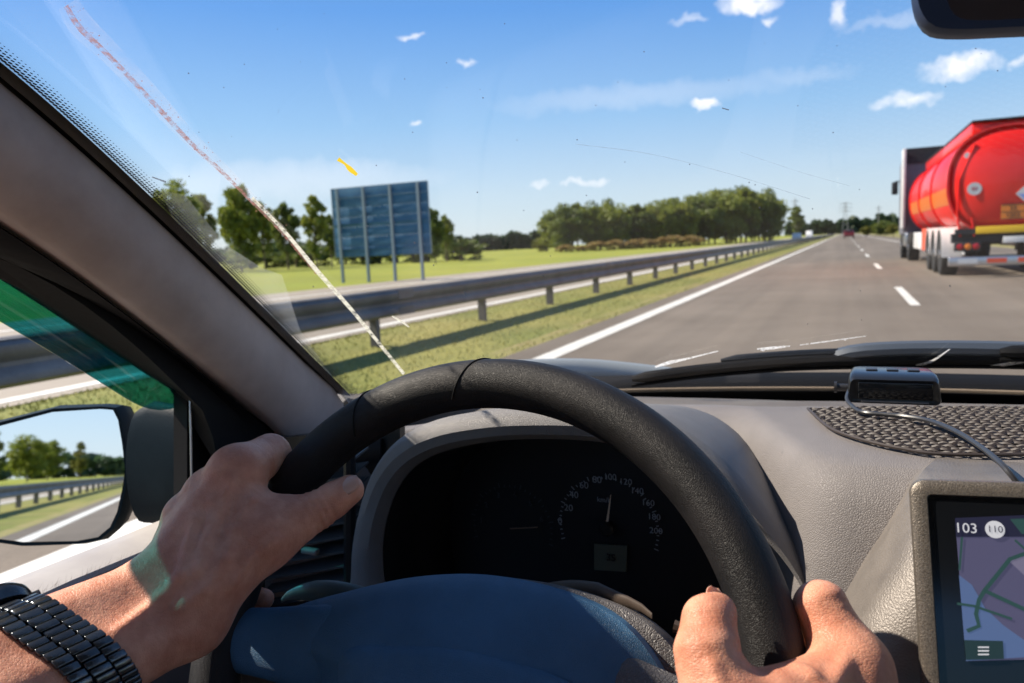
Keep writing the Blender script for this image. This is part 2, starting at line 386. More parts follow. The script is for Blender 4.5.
def spline(pts, n, closed=False):
    pts = np.array(pts, float); m = len(pts)
    if closed: P_ = np.vstack([pts[-1], pts, pts[0], pts[1]]); segs = m
    else: P_ = np.vstack([2 * pts[0] - pts[1], pts, 2 * pts[-1] - pts[-2]]); segs = m - 1
    # resample by chord length
    L = [0]
    for i in range(segs): L.append(L[-1] + np.linalg.norm(P_[i + 2] - P_[i + 1]) + 1e-9)
    out = []
    for q in np.linspace(0, L[-1], n, endpoint=not closed):
        i = min(segs - 1, max(0, int(np.searchsorted(L, q, 'right') - 1))); t_ = (q - L[i]) / (L[i + 1] - L[i])
        a, b, c, d = P_[i:i + 4]
        out.append(.5 * ((2 * b) + (-a + c) * t_ + (2 * a - 5 * b + 4 * c - d) * t_ ** 2 + (-a + 3 * b - 3 * c + d) * t_ ** 3))
    return np.array(out)
def P(px, py, d): r_ = ray(px, py); return r_ * (d / np.dot(r_, FW))
def atY(px, py, y): r_ = ray(px, py); return r_ * (y / r_[1])
def atX(px, py, x): r_ = ray(px, py); return r_ * (x / r_[0])
def onplane(px, py, p0, n_): r_ = ray(px, py); return r_ * (np.dot(n_, p0) / np.dot(n_, r_))
def textmesh(body, size, material, name, parent, p, xdir, ydir, depth=.0003, align='CENTER'):
    cu = bpy.data.curves.new('t', 'FONT'); cu.body = body; cu.size = size; cu.align_x = align; cu.align_y = 'CENTER'; cu.extrude = depth; cu.resolution_u = 3
    ob = bpy.data.objects.new('t', cu); COL.objects.link(ob)
    me = bpy.data.meshes.new_from_object(ob)
    bpy.data.objects.remove(ob); bpy.data.curves.remove(cu)
    xd = nrm(xdir); yd = nrm(ydir); zd = np.cross(xd, yd)
    co_ = np.zeros(len(me.vertices) * 3); me.vertices.foreach_get('co', co_); co_ = co_.reshape(-1, 3)
    co_ = co_[:, :1] * xd + co_[:, 1:2] * yd + co_[:, 2:] * zd + np.array(p)
    me.vertices.foreach_set('co', co_.ravel())
    me.update()
    return link(name, me, material, parent, smooth=False)
G = -EYE   # ground level in eye-relative coordinates

# ================================================================== THE SETTING
def sheet(name, x0, x1, y0, y1, z, m, nx=1, ny=1):
    V = [(x0 + (x1 - x0) * i / nx, y0 + (y1 - y0) * j / ny, z) for j in range(ny + 1) for i in range(nx + 1)]
    Fs = [(j * (nx + 1) + i, j * (nx + 1) + i + 1, (j + 1) * (nx + 1) + i + 1, (j + 1) * (nx + 1) + i) for j in range(ny) for i in range(nx)]
    return mesh(name, V, Fs, m, smooth=False)
tag(sheet('ground', -3500, 3500, -2500, 4500, G, m_field, 4, 4), kind='structure')
tag(sheet('road', -3.12, 7.2, -300, 2600, G + .012, m_asph), kind='structure')
tag(sheet('opposite_road', -16.2, -6.15, -300, 2600, G + .012, m_asph2), kind='structure')
tag(sheet('median', -6.15, -3.12, -300, 2600, G + .004, m_grass), kind='structure')
tag(sheet('verge', 7.2, 16, -300, 2600, G + .006, m_dry), kind='structure')
tag(sheet('roadside_path', -3.40, -3.13, -300, 2600, G + .009, m_dry), kind='structure')
mk = MB()
def strip(x, w, y0, y1): mk.add([(x - w / 2, y0, G + .016), (x + w / 2, y0, G + .016), (x + w / 2, y1, G + .016), (x - w / 2, y1, G + .016)], [(0, 1, 2, 3)])
strip(-2.67, .21, -200, 1500); strip(4.55, .2, -200, 1500)
strip(-6.45, .2, -200, 1500); strip(-13.9, .2, -200, 1500)
for k in range(-8, 70):
    strip(.94, .13, 12.2 + 12 * k, 16.2 + 12 * k); strip(-10.2, .13, 8 + 12 * k, 12 + 12 * k)
tag(mk.build('road_marking', m_line, smooth=False), kind='structure')
# grass blades on the median: nobody could count them
gb = MB()
for i in range(26000):
    y = 3 + 60 * random.random() ** 1.8; x = random.uniform(-6.1, -3.18)
    if random.random() < .25: x = random.choice((-3.2, -6.1)) + random.uniform(-.06, .08)
    h_ = random.uniform(.015, .05); a = random.uniform(0, PI); w = random.uniform(.004, .010); dx, dy = math.cos(a) * w, math.sin(a) * w
    lx, ly = random.uniform(-.04, .04), random.uniform(-.04, .04)
    gb.add([(x - dx, y - dy, G), (x + dx, y + dy, G), (x + lx, y + ly, G + h_)], [(0, 1, 2)])
o = mesh('median_grass', gb.v, gb.f, m_blade, recalc=False, smooth=False); tag(o, 'short rough grass on the median strip under the crash barrier', 'grass', kind='stuff')

# guardrail along the median (double-sided beam on posts)
def guardrail():
    g = thing('guardrail', 'long grey steel crash barrier on posts along the grass median', 'guardrail')
    for side in (-1, 1):
        prof = [(0, .0), (.045, .03), (.05, .07), (.03, .11), (.005, .14), (.005, .17), (.03, .20), (.05, .24), (.045, .28), (0, .31)]
        xs = -5.08 + side * .10
        m = MB()
        ys = [-70, 400]
        A = [(xs + side * p[0], ys[0], G + .34 + p[1]) for p in prof]; B = [(xs + side * p[0], ys[1], G + .34 + p[1]) for p in prof]
        A2 = [(xs + side * (p[0] - .006), ys[0], G + .34 + p[1]) for p in prof]; B2 = [(xs + side * (p[0] - .006), ys[1], G + .34 + p[1]) for p in prof]
        m.add(*loft([A, B])); m.add(*loft([A2, B2]))
        m.box((xs + side * -.06, 165, G + .655), (.13, 470, .008))
        for q in range(-8, 46):
            y = 7.41 + 8.7 * q + .5; m.box((xs + side * .050, y, G + .395), (.006, .34, .10)); m.box((xs + side * .050, y, G + .595), (.006, .34, .10))
        m.build('beam', m_zinc, g)
    for k in range(100):
        y = 7.41 + 2.9 * (k - 9)
        m = MB(); m.box((-5.08, y, G + .32), (.13, .012, .66)); m.box((-5.012, y - .03, G + .32), (.008, .07, .66)); m.box((-5.148, y + .03, G + .32), (.008, .07, .66)); m.box((-5.08, y, G + .56), (.19, .10, .10))
        m.build('post', m_zinc, g, smooth=False)
    m = MB()
    for k in list(range(-17, 0)) + list(range(100, 144)):
        y = 7.41 + 2.9 * (k - 9); m.box((-5.08, y, G + .32), (.13, .012, .66)); m.box((-5.012, y - .03, G + .32), (.008, .07, .66))
    tag(m.build('post', m_zinc, g, smooth=False), kind='stuff')
    rebase(g, (-5.08, -70, G))
guardrail()

# big sign seen from behind
def bigsign():
    s = thing('road_sign', 'large blue panelled motorway sign seen from behind on four steel posts', 'sign')
    x0, x1, z0, z1, Y = -18.75, -14.35, 1.02 - EYE, 3.72 - EYE, 25.0
    nP = 7
    for i in range(nP):
        h_ = (z1 - z0) / nP
        m = MB(); m.box(((x0 + x1) / 2, Y, z0 + h_ * (i + .5)), (x1 - x0, .03, h_ - .005), bev=.002); m.build('panel', m_signback, s)
    for q in (.08, .36, .64, .92):
        x = x0 + (x1 - x0) * q
        m = MB(); m.box((x, Y - .09, (z1 + G) / 2), (.10, .012, z1 - G)); m.box((x, Y - .13, (z1 + G) / 2), (.012, .08, z1 - G)); m.box((x, Y - .17, (z1 + G) / 2), (.10, .012, z1 - G))
        m.build('post', m_signpost, s, smooth=False)
    for z in (z0 + .3, z0 + 1.3, z0 + 2.35):
        m = MB(); m.box(((x0 + x1) / 2, Y - .045, z), (x1 - x0 - .1, .05, .05)); m.build('crossbar', m_signback, s, smooth=False)
    m = MB(); m.box(((x0 + x1) / 2, Y, z1 + .01), (x1 - x0 + .02, .05, .02)); m.box((x0 - .01, Y, (z0 + z1) / 2), (.02, .05, z1 - z0)); m.box((x1 + .01, Y, (z0 + z1) / 2), (.02, .05, z1 - z0)); m.build('edge_trim', m_signpost, s, smooth=False)
    rebase(s, ((x0 + x1) / 2, Y, G))
bigsign()

# trees: variants are meshes, every tree is its own object with trunk and crown
def crown_mesh(name, H, W, n_cl, per, leaf, seed, base=.25, shape='round'):
    r = np.random.default_rng(seed); V = []; Fs = []
    cl = []
    for i in range(n_cl):
        while True:
            p = r.uniform(-1, 1, 3)
            if np.linalg.norm(p) < 1: break
        t_ = (p[2] + 1) / 2
        wsc = {'round': 1.0, 'tall': .75 + .35 * math.sin(t_ * 3.0), 'cone': 1.15 - .8 * t_}[shape]
        jit = r.uniform(.8, 1.15)
        cl.append((p[0] * W / 2 * wsc * jit, p[1] * W / 2 * wsc * jit, H * (base + (1 - base) * t_), r.uniform(.10, .21) * W))
    for (cx, cy, cz, rr) in cl:
        for k in range(per):
            d_ = r.normal(size=3); d_ /= np.linalg.norm(d_); q = np.array([cx, cy, min(cz, H)]) + d_ * rr * r.uniform(.35, 1.0) * np.array([1.1, 1.1, .75])
            a = r.normal(size=3); a /= np.linalg.norm(a); b = np.cross(a, r.normal(size=3)); b /= np.linalg.norm(b) + 1e-9
            s_ = leaf * r.uniform(.5, 1.2); n = len(V)
            V += [q - a * s_, q - b * s_ * .5, q + a * s_, q + b * s_ * .5]; Fs.append((n, n + 1, n + 2, n + 3))
    me = bpy.data.meshes.new(name); me.from_pydata([tuple(v) for v in V], [], Fs); me.update()
    limbs = [(c[0], c[1], c[2]) for c in cl[:7]]
    return me, limbs
def trunk_mesh(name, H, limbs, rad):
    m = MB(); m.tube([(0, 0, -.2), (.03 * H * .3, 0, H * .3), (-.01 * H, .02 * H, H * .6), (0, 0, H * .85)], [rad, rad * .8, rad * .5, rad * .15], 8)
    for l in limbs:
        z0 = min(l[2] * .6, H * .7); m.tube([(0, 0, z0), (l[0] * .5, l[1] * .5, (z0 + l[2]) / 2), l], [rad * .45, rad * .25, rad * .08], 5)
    me = bpy.data.meshes.new(name); me.from_pydata(m.v, [], m.f); me.update(); return me
TREES = []
specs = [('round', 9, 7.0, 70, 95, .34, .12), ('tall', 10, 6.0, 75, 90, .34, .06), ('round', 8, 5.0, 55, 90, .30, .22), ('tall', 9, 4.0, 45, 90, .30, .2), ('cone', 9, 4.2, 45, 90, .30, .1), ('round', 3, 3.4, 26, 80, .22, -.05)]
for i, (shp, H, W, nc, per, lf, base) in enumerate(specs):
    cm, lb = crown_mesh('crown', H, W, nc, per, lf, 40 + i, base, shp)
    TREES.append((cm, trunk_mesh('trunk', H, lb, .16), H))
VAR = {}
def tree(kind, x, y, h, label, group=None, m=None, wide=1.0, name='tree', rz=None):
    cm, tm, H = TREES[kind]
    key = (kind, (m or m_leaf).name)
    if key not in VAR:
        c2 = cm.copy(); c2.materials.clear(); c2.materials.append(m or m_leaf)
        t2 = tm.copy(); t2.materials.clear(); t2.materials.append(m_bark); VAR[key] = (c2, t2)
    c2, t2 = VAR[key]
    r = thing(name, label, 'tree' if name.endswith('tree') else 'bush', group, (x, y, G))
    s = h / H
    a = rz if rz is not None else random.uniform(0, 6.28)
    for nm, me in (('crown', c2), ('trunk', t2)):
        o = bpy.data.objects.new(nm, me); COL.objects.link(o); o.parent = r
    r.scale = (s * wide, s * wide, s); r.rotation_euler = (0, 0, a)
    return r
def gp(px, Y):   # ground point at distance Y seen in pixel column px
    r_ = ray(px, 250); k = Y / r_[1]; return r_[0] * k
# grove beyond the barrier
gl = [(556, 128, 212), (566, 124, 207), (578, 132, 205), (590, 127, 206), (601, 134, 203), (613, 129, 206), (626, 138, 209), (638, 133, 206), (649, 140, 206), (660, 137, 203), (671, 144, 202), (682, 141, 200),
      (693, 150, 198), (704, 147, 197), (715, 156, 194), (726, 153, 193), (736, 162, 191), (746, 158, 190), (752, 168, 191), (759, 165, 193), (765, 175, 196), (769, 172, 202),
      (573, 142, 209), (607, 145, 206), (643, 150, 207), (676, 156, 202), (709, 164, 196), (741, 172, 192), (755, 180, 195)]
for i, (px, Y, top) in enumerate(gl):
    x = gp(px, Y); h_ = atY(px, top, Y)[2] - G
    lab = 'tree in the long dense green grove beyond the crash barrier'
    if i == 0: lab = 'lowest tree at the left end of the grove beyond the barrier'
    if i == 21: lab = 'tree at the right end of the grove nearest the road'
    tree([0, 0, 2, 1, 0][i % 5], x, Y, h_ * 1.04, lab, 'trees of the grove' if i not in (0, 21) else None, [m_leaf, m_leaf2, m_leaf][i % 3], 1.05)
for i, px in enumerate((566, 583, 600, 615, 629, 642, 655, 670, 690)):
    Y = 112 + 1.2 * i; x = gp(px, Y)
    tree(5, x, Y, random.uniform(.9, 1.9), 'rusty orange dry bush along the foot of the grove', 'dry bushes at the grove', m_leaf4, 2.4, name='dry_bush')
for i, (px, Y, top) in enumerate([(547, 150, 237), (770, 190, 231), (728, 170, 236)]):
    x = gp(px, Y); tree(5, x, Y, atY(px, top, Y)[2] - G, ['yellow green bush at the left foot of the grove', 'pale yellow green bush at the right foot of the grove', 'small bush half way along the foot of the grove'][i], None, m_leaf3, 1.6, name='bush')
# loose trees around the sign
L = [(148, 50, 200, 1, 'tree half hidden by the windscreen pillar, leftmost of the row'), (178, 52, 184, 0, 'round topped tree, first one clear of the windscreen pillar'), (206, 58, 196, 3, 'slim pale tree left of the splatter streak'),
     (240, 50, 181, 1, 'tallest loose tree behind the splatter streak'), (264, 62, 204, 2, 'small thin tree just right of the splatter streak'), (287, 56, 204, 2, 'tree in the middle between the streak and the sign'), (316, 53, 197, 3, 'slender tree just left of the blue sign'),
     (331, 60, 216, 2, 'low tree touching the left edge of the blue sign'), (435, 56, 205, 1, 'tree standing just right of the blue sign'), (446, 66, 216, 2, 'small dark tree at the right of the one beside the sign')]
for (px, Y, top, kd, lab) in L:
    tree(kd, gp(px, Y), Y, (atY(px, top, Y)[2] - G) * 1.02, lab, None, [m_leaf, m_leaf2][px % 2], .60 if px > 420 else .68)
for i, px in enumerate((250, 266, 281, 296, 311, 345, 362, 379, 396, 413, 428, 447, 461)):
    Y = 68 + (i % 3) * 3; tree(5, gp(px, Y), Y, random.uniform(1.5, 2.8), 'low dark bush in the hedge row beyond the field near the sign', 'hedge bushes', m_leaf2, 1.9, name='bush')
# trees at the right of the far road and the small ones at the horizon
R_ = [(866, 150, 226, 'yellow green bush by the right verge nearest the far cars'), (876, 175, 224, 'bush in the middle of the right verge group'), (884, 160, 221, 'dark round tree of the right verge group'), (893, 140, 224, 'rightmost bush of the right verge beside the lorry cab')]
for i, (px, Y, top, lab) in enumerate(R_):
    tree([2, 2, 0, 2][i], gp(px, Y), Y, atY(px, top, Y)[2] - G, lab, None, [m_leaf3, m_leaf, m_leaf2, m_leaf3][i], 1.5, name='tree' if i == 2 else 'bush')
tree(3, gp(797, 230), 230, 9, 'small dark tree alone between grove and road end', None, m_leaf2, 1.0)
for i, (x, y, h_) in enumerate([(-24, -14, 8), (-27, -22, 7), (-25, -32, 9), (-30, -40, 8), (-27, -50, 7), (-30, -60, 8), (-28, -72, 9), (-31, -85, 8), (-29, -100, 9), (-32, -118, 9), (-30, -140, 10), (-33, -165, 10), (-32, -195, 10), (-21, -8, 6.5), (-24, -2, 7), (-33, -230, 11), (-30, -270, 11)]):
    tree([1, 4, 0, 3, 2][i % 5], x, y, h_, 'green roadside tree behind the car, seen only in the wing mirror', 'trees seen in the wing mirror', [m_leaf, m_leaf3, m_leaf2][i % 3], 1.0)
# far woods as one mass each
def farwood(name, pts, label, leaf, m, n=1500):
    V = []; Fs = []
    for i in range(n):
        a, b = pts; t_ = random.random(); x = a[0] + (b[0] - a[0]) * t_; y = a[1] + (b[1] - a[1]) * t_ + random.uniform(-6, 6); h_ = a[2] + (b[2] - a[2]) * t_
        hh = h_ * (.78 + .22 * math.sin(t_ * 41) * math.sin(t_ * 17 + 1)); z = G + random.random() ** .7 * hh
        q = np.array([x, y, z]); r1 = rng.normal(size=3); r1 /= np.linalg.norm(r1); r2 = np.cross(r1, rng.normal(size=3)); r2 /= np.linalg.norm(r2)
        k = len(V); V += [q - r1 * leaf, q - r2 * leaf * .7, q + r1 * leaf, q + r2 * leaf * .7]; Fs.append((k, k + 1, k + 2, k + 3))
    o = mesh(name, V, Fs, m, recalc=False, smooth=False); tag(o, label, 'wood', kind='stuff'); return o
farwood('distant_wood', ((gp(452, 330), 330, 7.5), (gp(556, 400), 400, 10.5)), 'dark far wood on the horizon left of the grove', 2.0, m_far, 2600)
farwood('horizon_wood', ((gp(786, 900), 900, 15), (gp(905, 900), 900, 20)), 'low blue green wood along the horizon at the end of the road', 4.0, m_far, 1500)
farwood('left_wood', ((-420, 250, 9), (-220, 300, 9)), 'far wood on the horizon behind the left field', 2.0, m_far, 2500)
farwood('right_wood', ((60, 420, 12), (300, 380, 12)), 'far wood on the horizon to the right of the road', 2.5, m_far, 2500)
farwood('rear_wood', ((-250, -420, 12), (300, -420, 12)), 'far wood on the horizon behind the car', 3.5, m_far, 2500)

# poles and pylon
def pole(px, Y, h_, label):
    x = gp(px, Y); p = thing('utility_pole', label, 'pole', None, (x, Y, G))
    m = MB(); m.tube([(0, 0, 0), (0, 0, h_)], [.2, .13], 8); m.build('mast', m_conc, p)
    m = MB(); m.box((0, 0, h_ - .8), (2.2, .15, .15)); m.box((0, 0, h_ - 1.8), (1.6, .15, .15)); m.build('crossarm', m_conc, p)
pole(795, 235, 11.5, 'thin dark utility pole beside the right end of the grove')
pole(878, 330, 11, 'faint utility pole above the right verge bushes')
def pylon(px, Y, h_):
    x = gp(px, Y); p = thing('pylon', 'grey lattice pylon at the end of the road on the horizon', 'pylon', None, (x, Y, G))
    m = MB()
    for sx in (-1, 1):
        for sy in (-1, 1): m.tube([(sx * 2.4, sy * 2.4, 0), (sx * .5, sy * .5, h_)], .16, 5)
    zs = [0, .2, .38, .54, .68, .80, .9, 1]
    for a, b in zip(zs, zs[1:]):
        wa, wb = 2.4 - 1.9 * a, 2.4 - 1.9 * b
        for s_ in (-1, 1):
            m.tube([(-wa, s_ * wa, a * h_), (wb, s_ * wb, b * h_)], .09, 4); m.tube([(wa, s_ * wa, a * h_), (-wb, s_ * wb, b * h_)], .09, 4)
    m.build('tower', m_conc, p)
    for z in (.70, .82, .94):
        m = MB(); m.tube([(-5, 0, z * h_), (0, 0, z * h_ + 1), (5, 0, z * h_)], [.12, .3, .12], 5); m.build('crossarm', m_conc, p)
pylon(845, 640, 24)

# ------------------------------------------------------------------ tanker lorry
def wheelset(root, x, y, rad=.5, w=.34, name='wheel', wc=None):
    m = MB(); m.lathe([(rad * .55, -w / 2), (rad * .93, -w / 2), (rad, -w / 2 + .05), (rad, w / 2 - .05), (rad * .93, w / 2), (rad * .55, w / 2)], (x, y, rad), 'x', 24); t = m.build('wheel', m_tyre, root)
    m = MB(); s_ = -1 if x < 0 else 1
    m.lathe([(rad * .55, s_ * (w / 2 - .06)), (rad * .5, s_ * (w / 2 - .02)), (rad * .22, s_ * (w / 2 - .08)), (rad * .2, s_ * (w / 2 + .02)), (.01, s_ * (w / 2 + .03))], (x, y, rad), 'x', 20); m.build('rim', m_steel, t)
def tanker():
    T = thing('tanker_lorry', 'red tanker lorry with white cab overtaken in the right lane', 'lorry', None, (0, 0, 0))
    cx = 0.0; zc = 2.05; rw, rh = 1.20, 1.14
    def ell(y, a, b, n=48, z=zc): return [(cx + a * math.copysign(abs(math.cos(q)) ** .85, math.cos(q)), y, z + b * math.copysign(abs(math.sin(q)) ** .85, math.sin(q))) for q in np.linspace(0, 2 * PI, n, endpoint=False)]
    rows = [ell(y, rw * k, rh * k) for y, k in ((-.22, .05), (-.21, .3), (-.16, .6), (-.08, .85), (0, .97), (.04, .99), (10.6, .99), (10.72, .95), (10.85, .8), (10.95, .4), (10.97, .05))]
    rows[0] = ell(-.22, .05, .05)
    V, Fs = loft(rows, closed=True, capends=True); mesh('tank', V, Fs, m_tank, T)
    for y in (.0, 3.6, 7.2, 10.5):
        V, Fs = loft([ell(y - .06, rw * .985, rh * .985), ell(y - .06, rw * 1.025, rh * 1.025), ell(y + .06, rw * 1.025, rh * 1.025), ell(y + .06, rw * .985, rh * .985)], closed=True); mesh('tank_ring', V, Fs, m_tank, T)
    # orange stripe along the left and right flank
    for s_ in (-1, 1):
        A = []
        for y in (.3, 10.3): A.append([(s_ * (rw * .99 + .004) * abs(math.cos(q)) ** .85, y, zc + (rh * .99 + .004) * math.copysign(abs(math.sin(q)) ** .85, math.sin(q))) for q in np.linspace(-.34, -.04, 8)])
        V, Fs = loft(A); mesh('flank_stripe', V, Fs, m_tank2, T)
    m = MB()   # walkway box on top
    m.box((0, 5.3, zc + rh + .00), (1.5, 10.2, .26), bev=.03); m.build('top_walkway', m_tank, T)
    m = MB()
    m.box((0, 5.2, zc + rh + .145), (1.54, 10.4, .03)); m.build('top_rail', m_dark, T)
    for y in (2., 4.5, 7.2, 9.3):
        m = MB(); m.lathe([(.28, 0), (.28, .12), (.2, .16), (.02, .18)], (0, y, zc + rh + .12), 'z', 16); m.build('hatch', m_steel, T)
    # rear markings
    def disc(x, z, r, mt, nm, y=-.19, par=T):
        m = MB(); m.lathe([(r, 0), (r, -.012)], (x, y, z), 'y', 28); return m.build(nm, mt, par)
    d1 = disc(-.72, 1.90, .135, m_white, 'round_sticker', -.175)
    textmesh('80', .11, m_redlamp, 'sticker_number', d1, (-.72, -.189, 1.90), (1, 0, 0), (0, 0, 1), .001)
    dm = MB(); dm.prism([(.19 + a, -.232, 1.74 + b) for a, b in ((-.17, 0), (0, -.17), (.17, 0), (0, .17))], (0, .012, 0)); dd = dm.build('hazard_diamond', m_white, T, smooth=False)
    m = MB(); m.prism([(.19 + a, -.236, 1.74 + b) for a, b in ((-.13, 0), (0, -.13), (.13, 0))], (0, .003, 0)); m.build('diamond_mark', m_blue, dd, smooth=False)
    m = MB(); m.box((-.02, -.23, 1.38), (.42, .012, .30)); pl = m.build('hazard_plate', m_orange, T, smooth=False)
    m = MB(); m.box((-.02, -.238, 1.38), (.42, .004, .012))
    for a, b, c, d in ((-.02, -.238, 1.5315, .42), (-.02, -.238, 1.2285, .42)): m.box((a, b, c), (d, .006, .016))
    m.build('plate_border', m_dark, pl, smooth=False)
    textmesh('33', .13, m_dark, 'plate_number', pl, (-.02, -.24, 1.455), (1, 0, 0), (0, 0, 1), .002)
    textmesh('1203', .13, m_dark, 'plate_number', pl, (-.02, -.24, 1.305), (1, 0, 0), (0, 0, 1), .002)
    m = MB(); m.box((.2, -.24, 1.02), (1.75, .03, .15), bev=.008); m.build('yellow_stripe', m_yel, T)
    m = MB(); m.box((.10, -.26, .80), (.56, .02, .13), bev=.006); m.build('number_plate', m_white, T)
    # chassis, mudguards, bumper, lamps
    m = MB(); m.box((0, 5.0, 1.0), (1.0, 9.8, .26)); m.box((0, .05, .86), (2.2, .25, .20)); m.box((0, -.12, 1.0), (2.1, .2, .12)); m.box((0, 8.5, .75), (2.0, 2.4, .4)); m.build('chassis', m_dark, T, smooth=False)
    m = MB(); m.box((0, -.22, .36), (2.36, .12, .19), bev=.02); bp = m.build('bumper', m_steel, T)
    for x in (-.82, -.28, .28, .82): m = MB(); m.box((x, -.285, .37), (.36, .006, .1)); m.build('reflector', m_redorange if abs(x) < .5 else m_white, bp, smooth=False)
    for s_ in (-1, 1):
        m = MB(); m.box((s_ * .82, -.16, .68), (.50, .10, .20), bev=.02); m.build('lamp_box', m_dark, T)
        for k in range(3): m = MB(); m.lathe([(.065, 0), (.065, -.02), (.03, -.03)], (s_ * (.66 + .15 * k), -.21, .68), 'y', 16); m.build('tail_lamp', m_redlamp if k != 1 else m_orange, T)
        for y in (1.1, 2.45, 3.8):
            wheelset(T, s_ * 1.04, y)
            m = MB(); A = []
            for yy in (0, 1):
                pass
            rowa = [(s_ * .84, y + .62 * math.cos(q), .5 + .62 * math.sin(q)) for q in np.linspace(-.1, PI + .1, 12)]; rowb = [(s_ * 1.235, p[1], p[2]) for p in rowa]; rowc = [(s_ * 1.235, y + .57 * math.cos(q), .5 + .57 * math.sin(q)) for q in np.linspace(-.1, PI + .1, 12)]
            V, Fs = loft([rowa, rowb, rowc]); mesh('mudguard', V, Fs, m_white, T)
        m = MB(); m.box((s_ * 1.18, 5.2, .80), (.05, 1.1, .62), bev=.02); m.build('side_panel', m_redorange, T)
        m = MB(); m.box((s_ * 1.18, 7.3, .75), (.05, 2.6, .5), bev=.02); m.build('side_guard', m_white, T)
    # white and grey hoses / ladder on the rear left
    m = MB(); m.tube([(-.95, -.1, .9), (-1.02, -.12, 1.4), (-1.0, -.1, 2.1), (-.72, -.1, 2.85)], .022, 6); m.tube([(-.70, -.2, .9), (-.76, -.2, 1.3)], .02, 6); m.build('rear_pipe', m_tank, T)
    disc(-.86, 2.62, .06, m_white, 'marker_lamp', -.09)
    # tractor: high cab with side deflectors
    y0 = 11.5
    m = MB(); m.box((-.04, y0 + 1.6, 2.25), (2.56, 2.0, 2.7), bev=.08); m.build('cab', m_cabgrey, T)
    m = MB(); m.prism([(-1.3, y0 + .55, 3.45), (-1.3, y0 + .55, 4.0), (-1.3, y0 + 1.5, 3.95), (-1.3, y0 + 2.5, 3.5)], (2.52, 0, 0)); m.build('roof_deflector', m_dark, T, smooth=False)
    for s_ in (-1, 1):
        m = MB(); m.box((s_ * 1.285 - .04, y0 + .35, 2.55), (.10, .75, 2.8), bev=.02); m.build('side_deflector', m_white, T)
        m = MB(); m.box((s_ * 1.235, y0 + 1.6, 1.9), (.04, 1.9, 1.8), bev=.015); d_ = m.build('door', m_white, T)
        m = MB(); m.box((s_ * 1.258, y0 + 1.8, 2.45), (.012, 1.0, .62), bev=.004); m.build('window', m_carwin, d_)
        m = MB(); m.box((s_ * 1.50, y0 + 2.3, 2.7), (.22, .14, .48), bev=.04); mr = m.build('mirror', m_dark, T); m = MB(); m.tube([(s_ * 1.2, y0 + 2.3, 2.95), (s_ * 1.5, y0 + 2.3, 2.95)], .025, 6); m.build('mirror_arm', m_dark, mr)
        m = MB(); m.box((s_ * 1.1, y0 + .7, .75), (.3, 1.2, .5), bev=.05); m.build('fuel_tank', m_steel, T)
        wheelset(T, s_ * 1.04, y0 - .6); wheelset(T, s_ * 1.08, y0 + 2.3)
    m = MB(); m.box((0, y0 + .6, .75), (1.0, 4.2, .3)); m.build('tractor_frame', m_dark, T, smooth=False)
    m = MB(); m.box((0, y0 + 2.61, 2.6), (2.1, .03, .8), bev=.01); m.build('windscreen', m_carwin, T)
    m = MB(); m.box((0, y0 + 2.62, .7), (2.4, .12, .6), bev=.05); m.build('front_bumper', m_white, T)
    T.location = (3.24, 19.1, G)
tanker()

# far cars: one builder
def far_car(label, x, y, paint, rz=0, van=False, name='car'):
    c = thing(name, label, 'van' if van else 'car', None, (0, 0, 0))
    H = 2.0 if van else 1.45
    prof = [(-2.15, .35), (-2.15, .85), (-1.95, .95), (-1.75, H - .03), (-1.4, H), (.2, H), (1.0, .98), (1.9, .82), (2.1, .6), (2.1, .3)] if not van else [(-2.3, .35), (-2.3, H - .1), (-2.2, H), (1.0, H), (1.6, 1.2), (2.2, 1.0), (2.3, .35)]
    m = MB(); rows = []
    for x_, k in ((-.85, .97), (-.80, 1), (.80, 1), (.85, .97)): rows.append([(x_ * (1 if z < 1 else .9), yy * k, z) for yy, z in prof])
    V, Fs = loft(rows, closed=True, capends=True); mesh('body', V, Fs, paint, c)
    m = MB(); zb = 1.0
    m.box((0, -1.86 if not van else -2.31, (zb + H) / 2 - .02), (1.25, .06, (H - zb) * .62), rot=Matrix.Rotation(.38 if not van else 0, 3, 'X')); m.build('rear_window', m_carwin, c, smooth=False)
    for s_ in (-1, 1):
        m = MB(); m.box((s_ * .80, -.55, (zb + H) / 2), (.06, 1.9, (H - zb) * .6)); m.build('side_window', m_carwin, c, smooth=False)
        m = MB(); m.box((s_ * .66, -2.16 if not van else -2.31, .82), (.24, .05, .16)); m.build('tail_lamp', m_redlamp, c, smooth=False)
        m = MB(); m.box((s_ * .62, 2.11 if not van else 2.3, .62), (.3, .05, .14)); m.build('headlight', m_white, c, smooth=False)
        for yy in (-1.35, 1.35): wheelset(c, s_ * .76, yy, .31, .2)
    c.location = (x, y, G); c.rotation_euler = (0, 0, rz)
far_car('small dark red car far ahead in the lane of the driver', gp(850, 150) - .2, 150, m_carred)
far_car('far white oncoming car on the opposite road, beyond the barrier end', -9.0, 165, m_white, PI)
far_car('far pale oncoming van behind the white car on the opposite road', -8.6, 215, m_white, PI, True, 'van')
# ================================================================== THE CAR
CAR = thing('car', 'hatchback seen from the driver seat, grey dashboard, black wheel and pale pillar trim', 'car')
XC = .17   # centre line of the car
CARDX = 0
def part(name, m, material, parent=None, smooth=True, label=None):
    o = m.build(name, material, parent or CAR, smooth)
    if label: o['label'] = label
    return o

